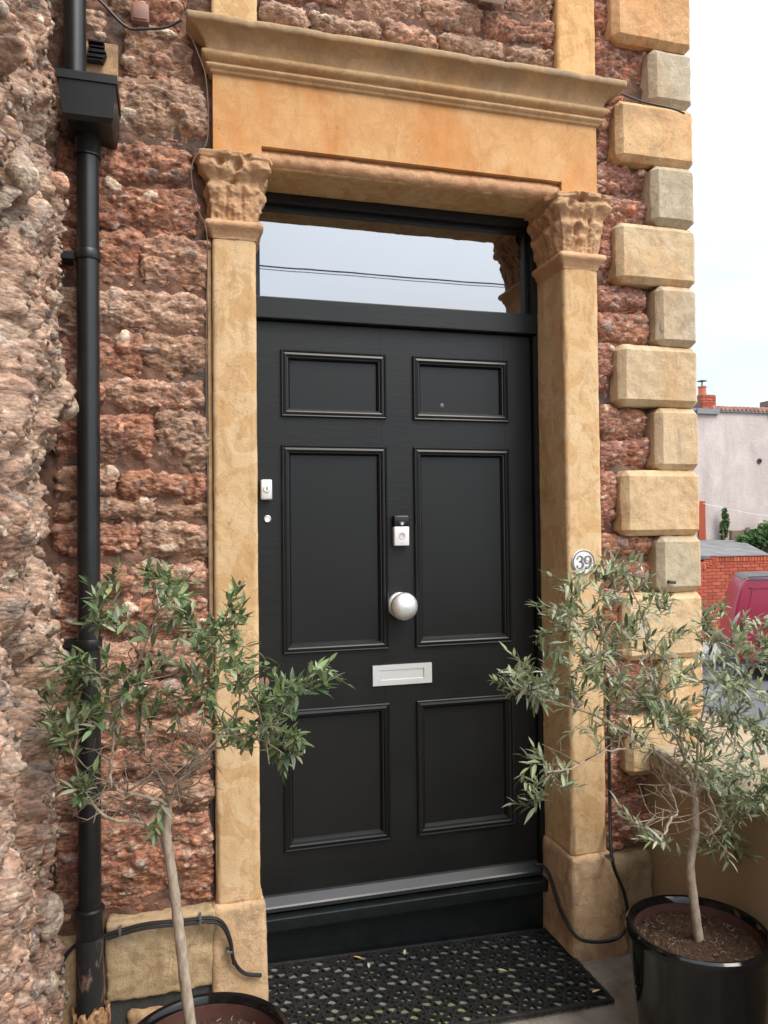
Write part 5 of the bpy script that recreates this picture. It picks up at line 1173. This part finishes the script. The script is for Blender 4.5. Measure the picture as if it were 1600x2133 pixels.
def inset(name, x0, x1, z0, z1, slope, w=.012):
    """pressed panel line : a thin raised bead round a swage"""
    P_ = [(x0, z0+.03), (x0+.01, z0), (x1, z0), (x1, z1), (x0+slope+.03, z1), (x0+slope, z1-.03)]
    pts = spline([(vx+a, yside(b)-.004, vz+b) for a, b in P_+[P_[0]]], 4)
    return keep(MB().tube(pts, .007, 6).build(name, M['vanred'], None, True), van)
inset('side_swage', .22, 1.45, .98, 1.55, .11); inset('side_swage', 1.55, 2.35, .98, 1.55, .0)
skin('sill_moulding', [(.05, .60), (.05, .66), (2.4, .66), (2.4, .60)], M['vanred'], .012)
rfp = [(.22, 1.70), (.30, 1.745), (1.2, 1.78), (2.0, 1.77), (2.5, 1.72), (2.5, 1.69), (.3, 1.70)]
V = [(vx+a, vy+.16+.0*q, vz+b) for q, (a, b) in enumerate(rfp)]; n = len(V); V += [(p[0], vy+W2-.16, p[2]) for p in V]
keep(MB().add(V, [tuple(range(n)), tuple(range(2*n-1, n-1, -1))]+[(i, (i+1) % n, (i+1) % n+n, i+n) for i in range(n)]).build('roof', M['vandark']), van)
skin('roof_gutter', [(.24, 1.675), (.30, 1.725), (2.5, 1.735), (2.5, 1.70), (.30, 1.69)], M['vandark'], .010)
skin('side_window', [(2.45, 1.05), (2.45, 1.55), (2.68, 1.55), (3.10, 1.10), (3.10, 1.05)], M['carglass'], .010)
skin('tail_lamp', [(-.02, .70), (.02, 1.00), (.09, 1.00), (.07, .70)], M['lamp_red'], .012)
keep(MB().bev(vx-.09, vx+.10, vy-.01, vy+W2+.01, vz+.33, vz+.55, .03, 3).build('rear_bumper', M['vandark'], None, True), van)
keep(MB().bev(vx+4.0, vx+4.18, vy-.01, vy+W2+.01, vz+.28, vz+.52, .03, 3).build('front_bumper', M['vandark'], None, True), van)
for a in (.76, 3.39):
    for yy_ in (vy+.02, vy+W2-.22):
        w_ = keep(MB().lathe([(.20, -.20), (.27, -.20), (.31, -.17), (.315, -.10), (.31, -.03), (.27, 0), (.20, 0)], (vx+a, yy_, vz+.317), 'Y', 36, cap=False).build('wheel', M['tyre'], None, True), van)
        o = MB().lathe([(0, -.05), (.10, -.04), (.19, -.02), (.205, -.04), (.205, -.16), (0, -.16)], (vx+a, yy_, vz+.317), 'Y', 36).build('hub_cap', M['greyplastic'], None, True); o.parent = w_; o.matrix_parent_inverse = Matrix.Identity(4)
van.rotation_euler = (0, 0, R(-33))
# ------------------------------------------------------------------ overhead cables across the street behind the viewer
for k, px_ in enumerate((-21.0, 24.0)):
    pl = thing('utility_pole', ('brown timber utility pole at the boundary wall end of the street', 'brown timber utility pole at the garden wall end of the street')[k], 'pole', (px_, -8.0, ROAD))
    keep(MB().lathe([(.15, 0), (.12, 6.7)], (px_, -8.0, ROAD-.02), 'Z', 16).build('post', M['wood'], None, True), pl)
    keep(MB().bev(px_-.05, px_+.05, -8.5, -7.5, ROAD+6.38, ROAD+6.48, .01).build('cross_arm', M['wood']), pl)
for k, (zz, yy_, lb) in enumerate(((5.22, -8.2, 'upper overhead cable mirrored in the fanlight glass'), (5.16, -8.0, 'middle overhead cable mirrored in the fanlight glass'), (5.08, -7.9, 'lower overhead cable mirrored in the fanlight glass'))):
    t_ = thing('overhead_cable', lb, 'cable', (0, yy_, zz), 'overhead street cables')
    keep(MB().tube([(-21+45*q/24, yy_, zz+.14*((q-12)/12)**2) for q in range(25)], .006+.002*(k == 1), 6).build('strand', M['cable'], None, True), t_)
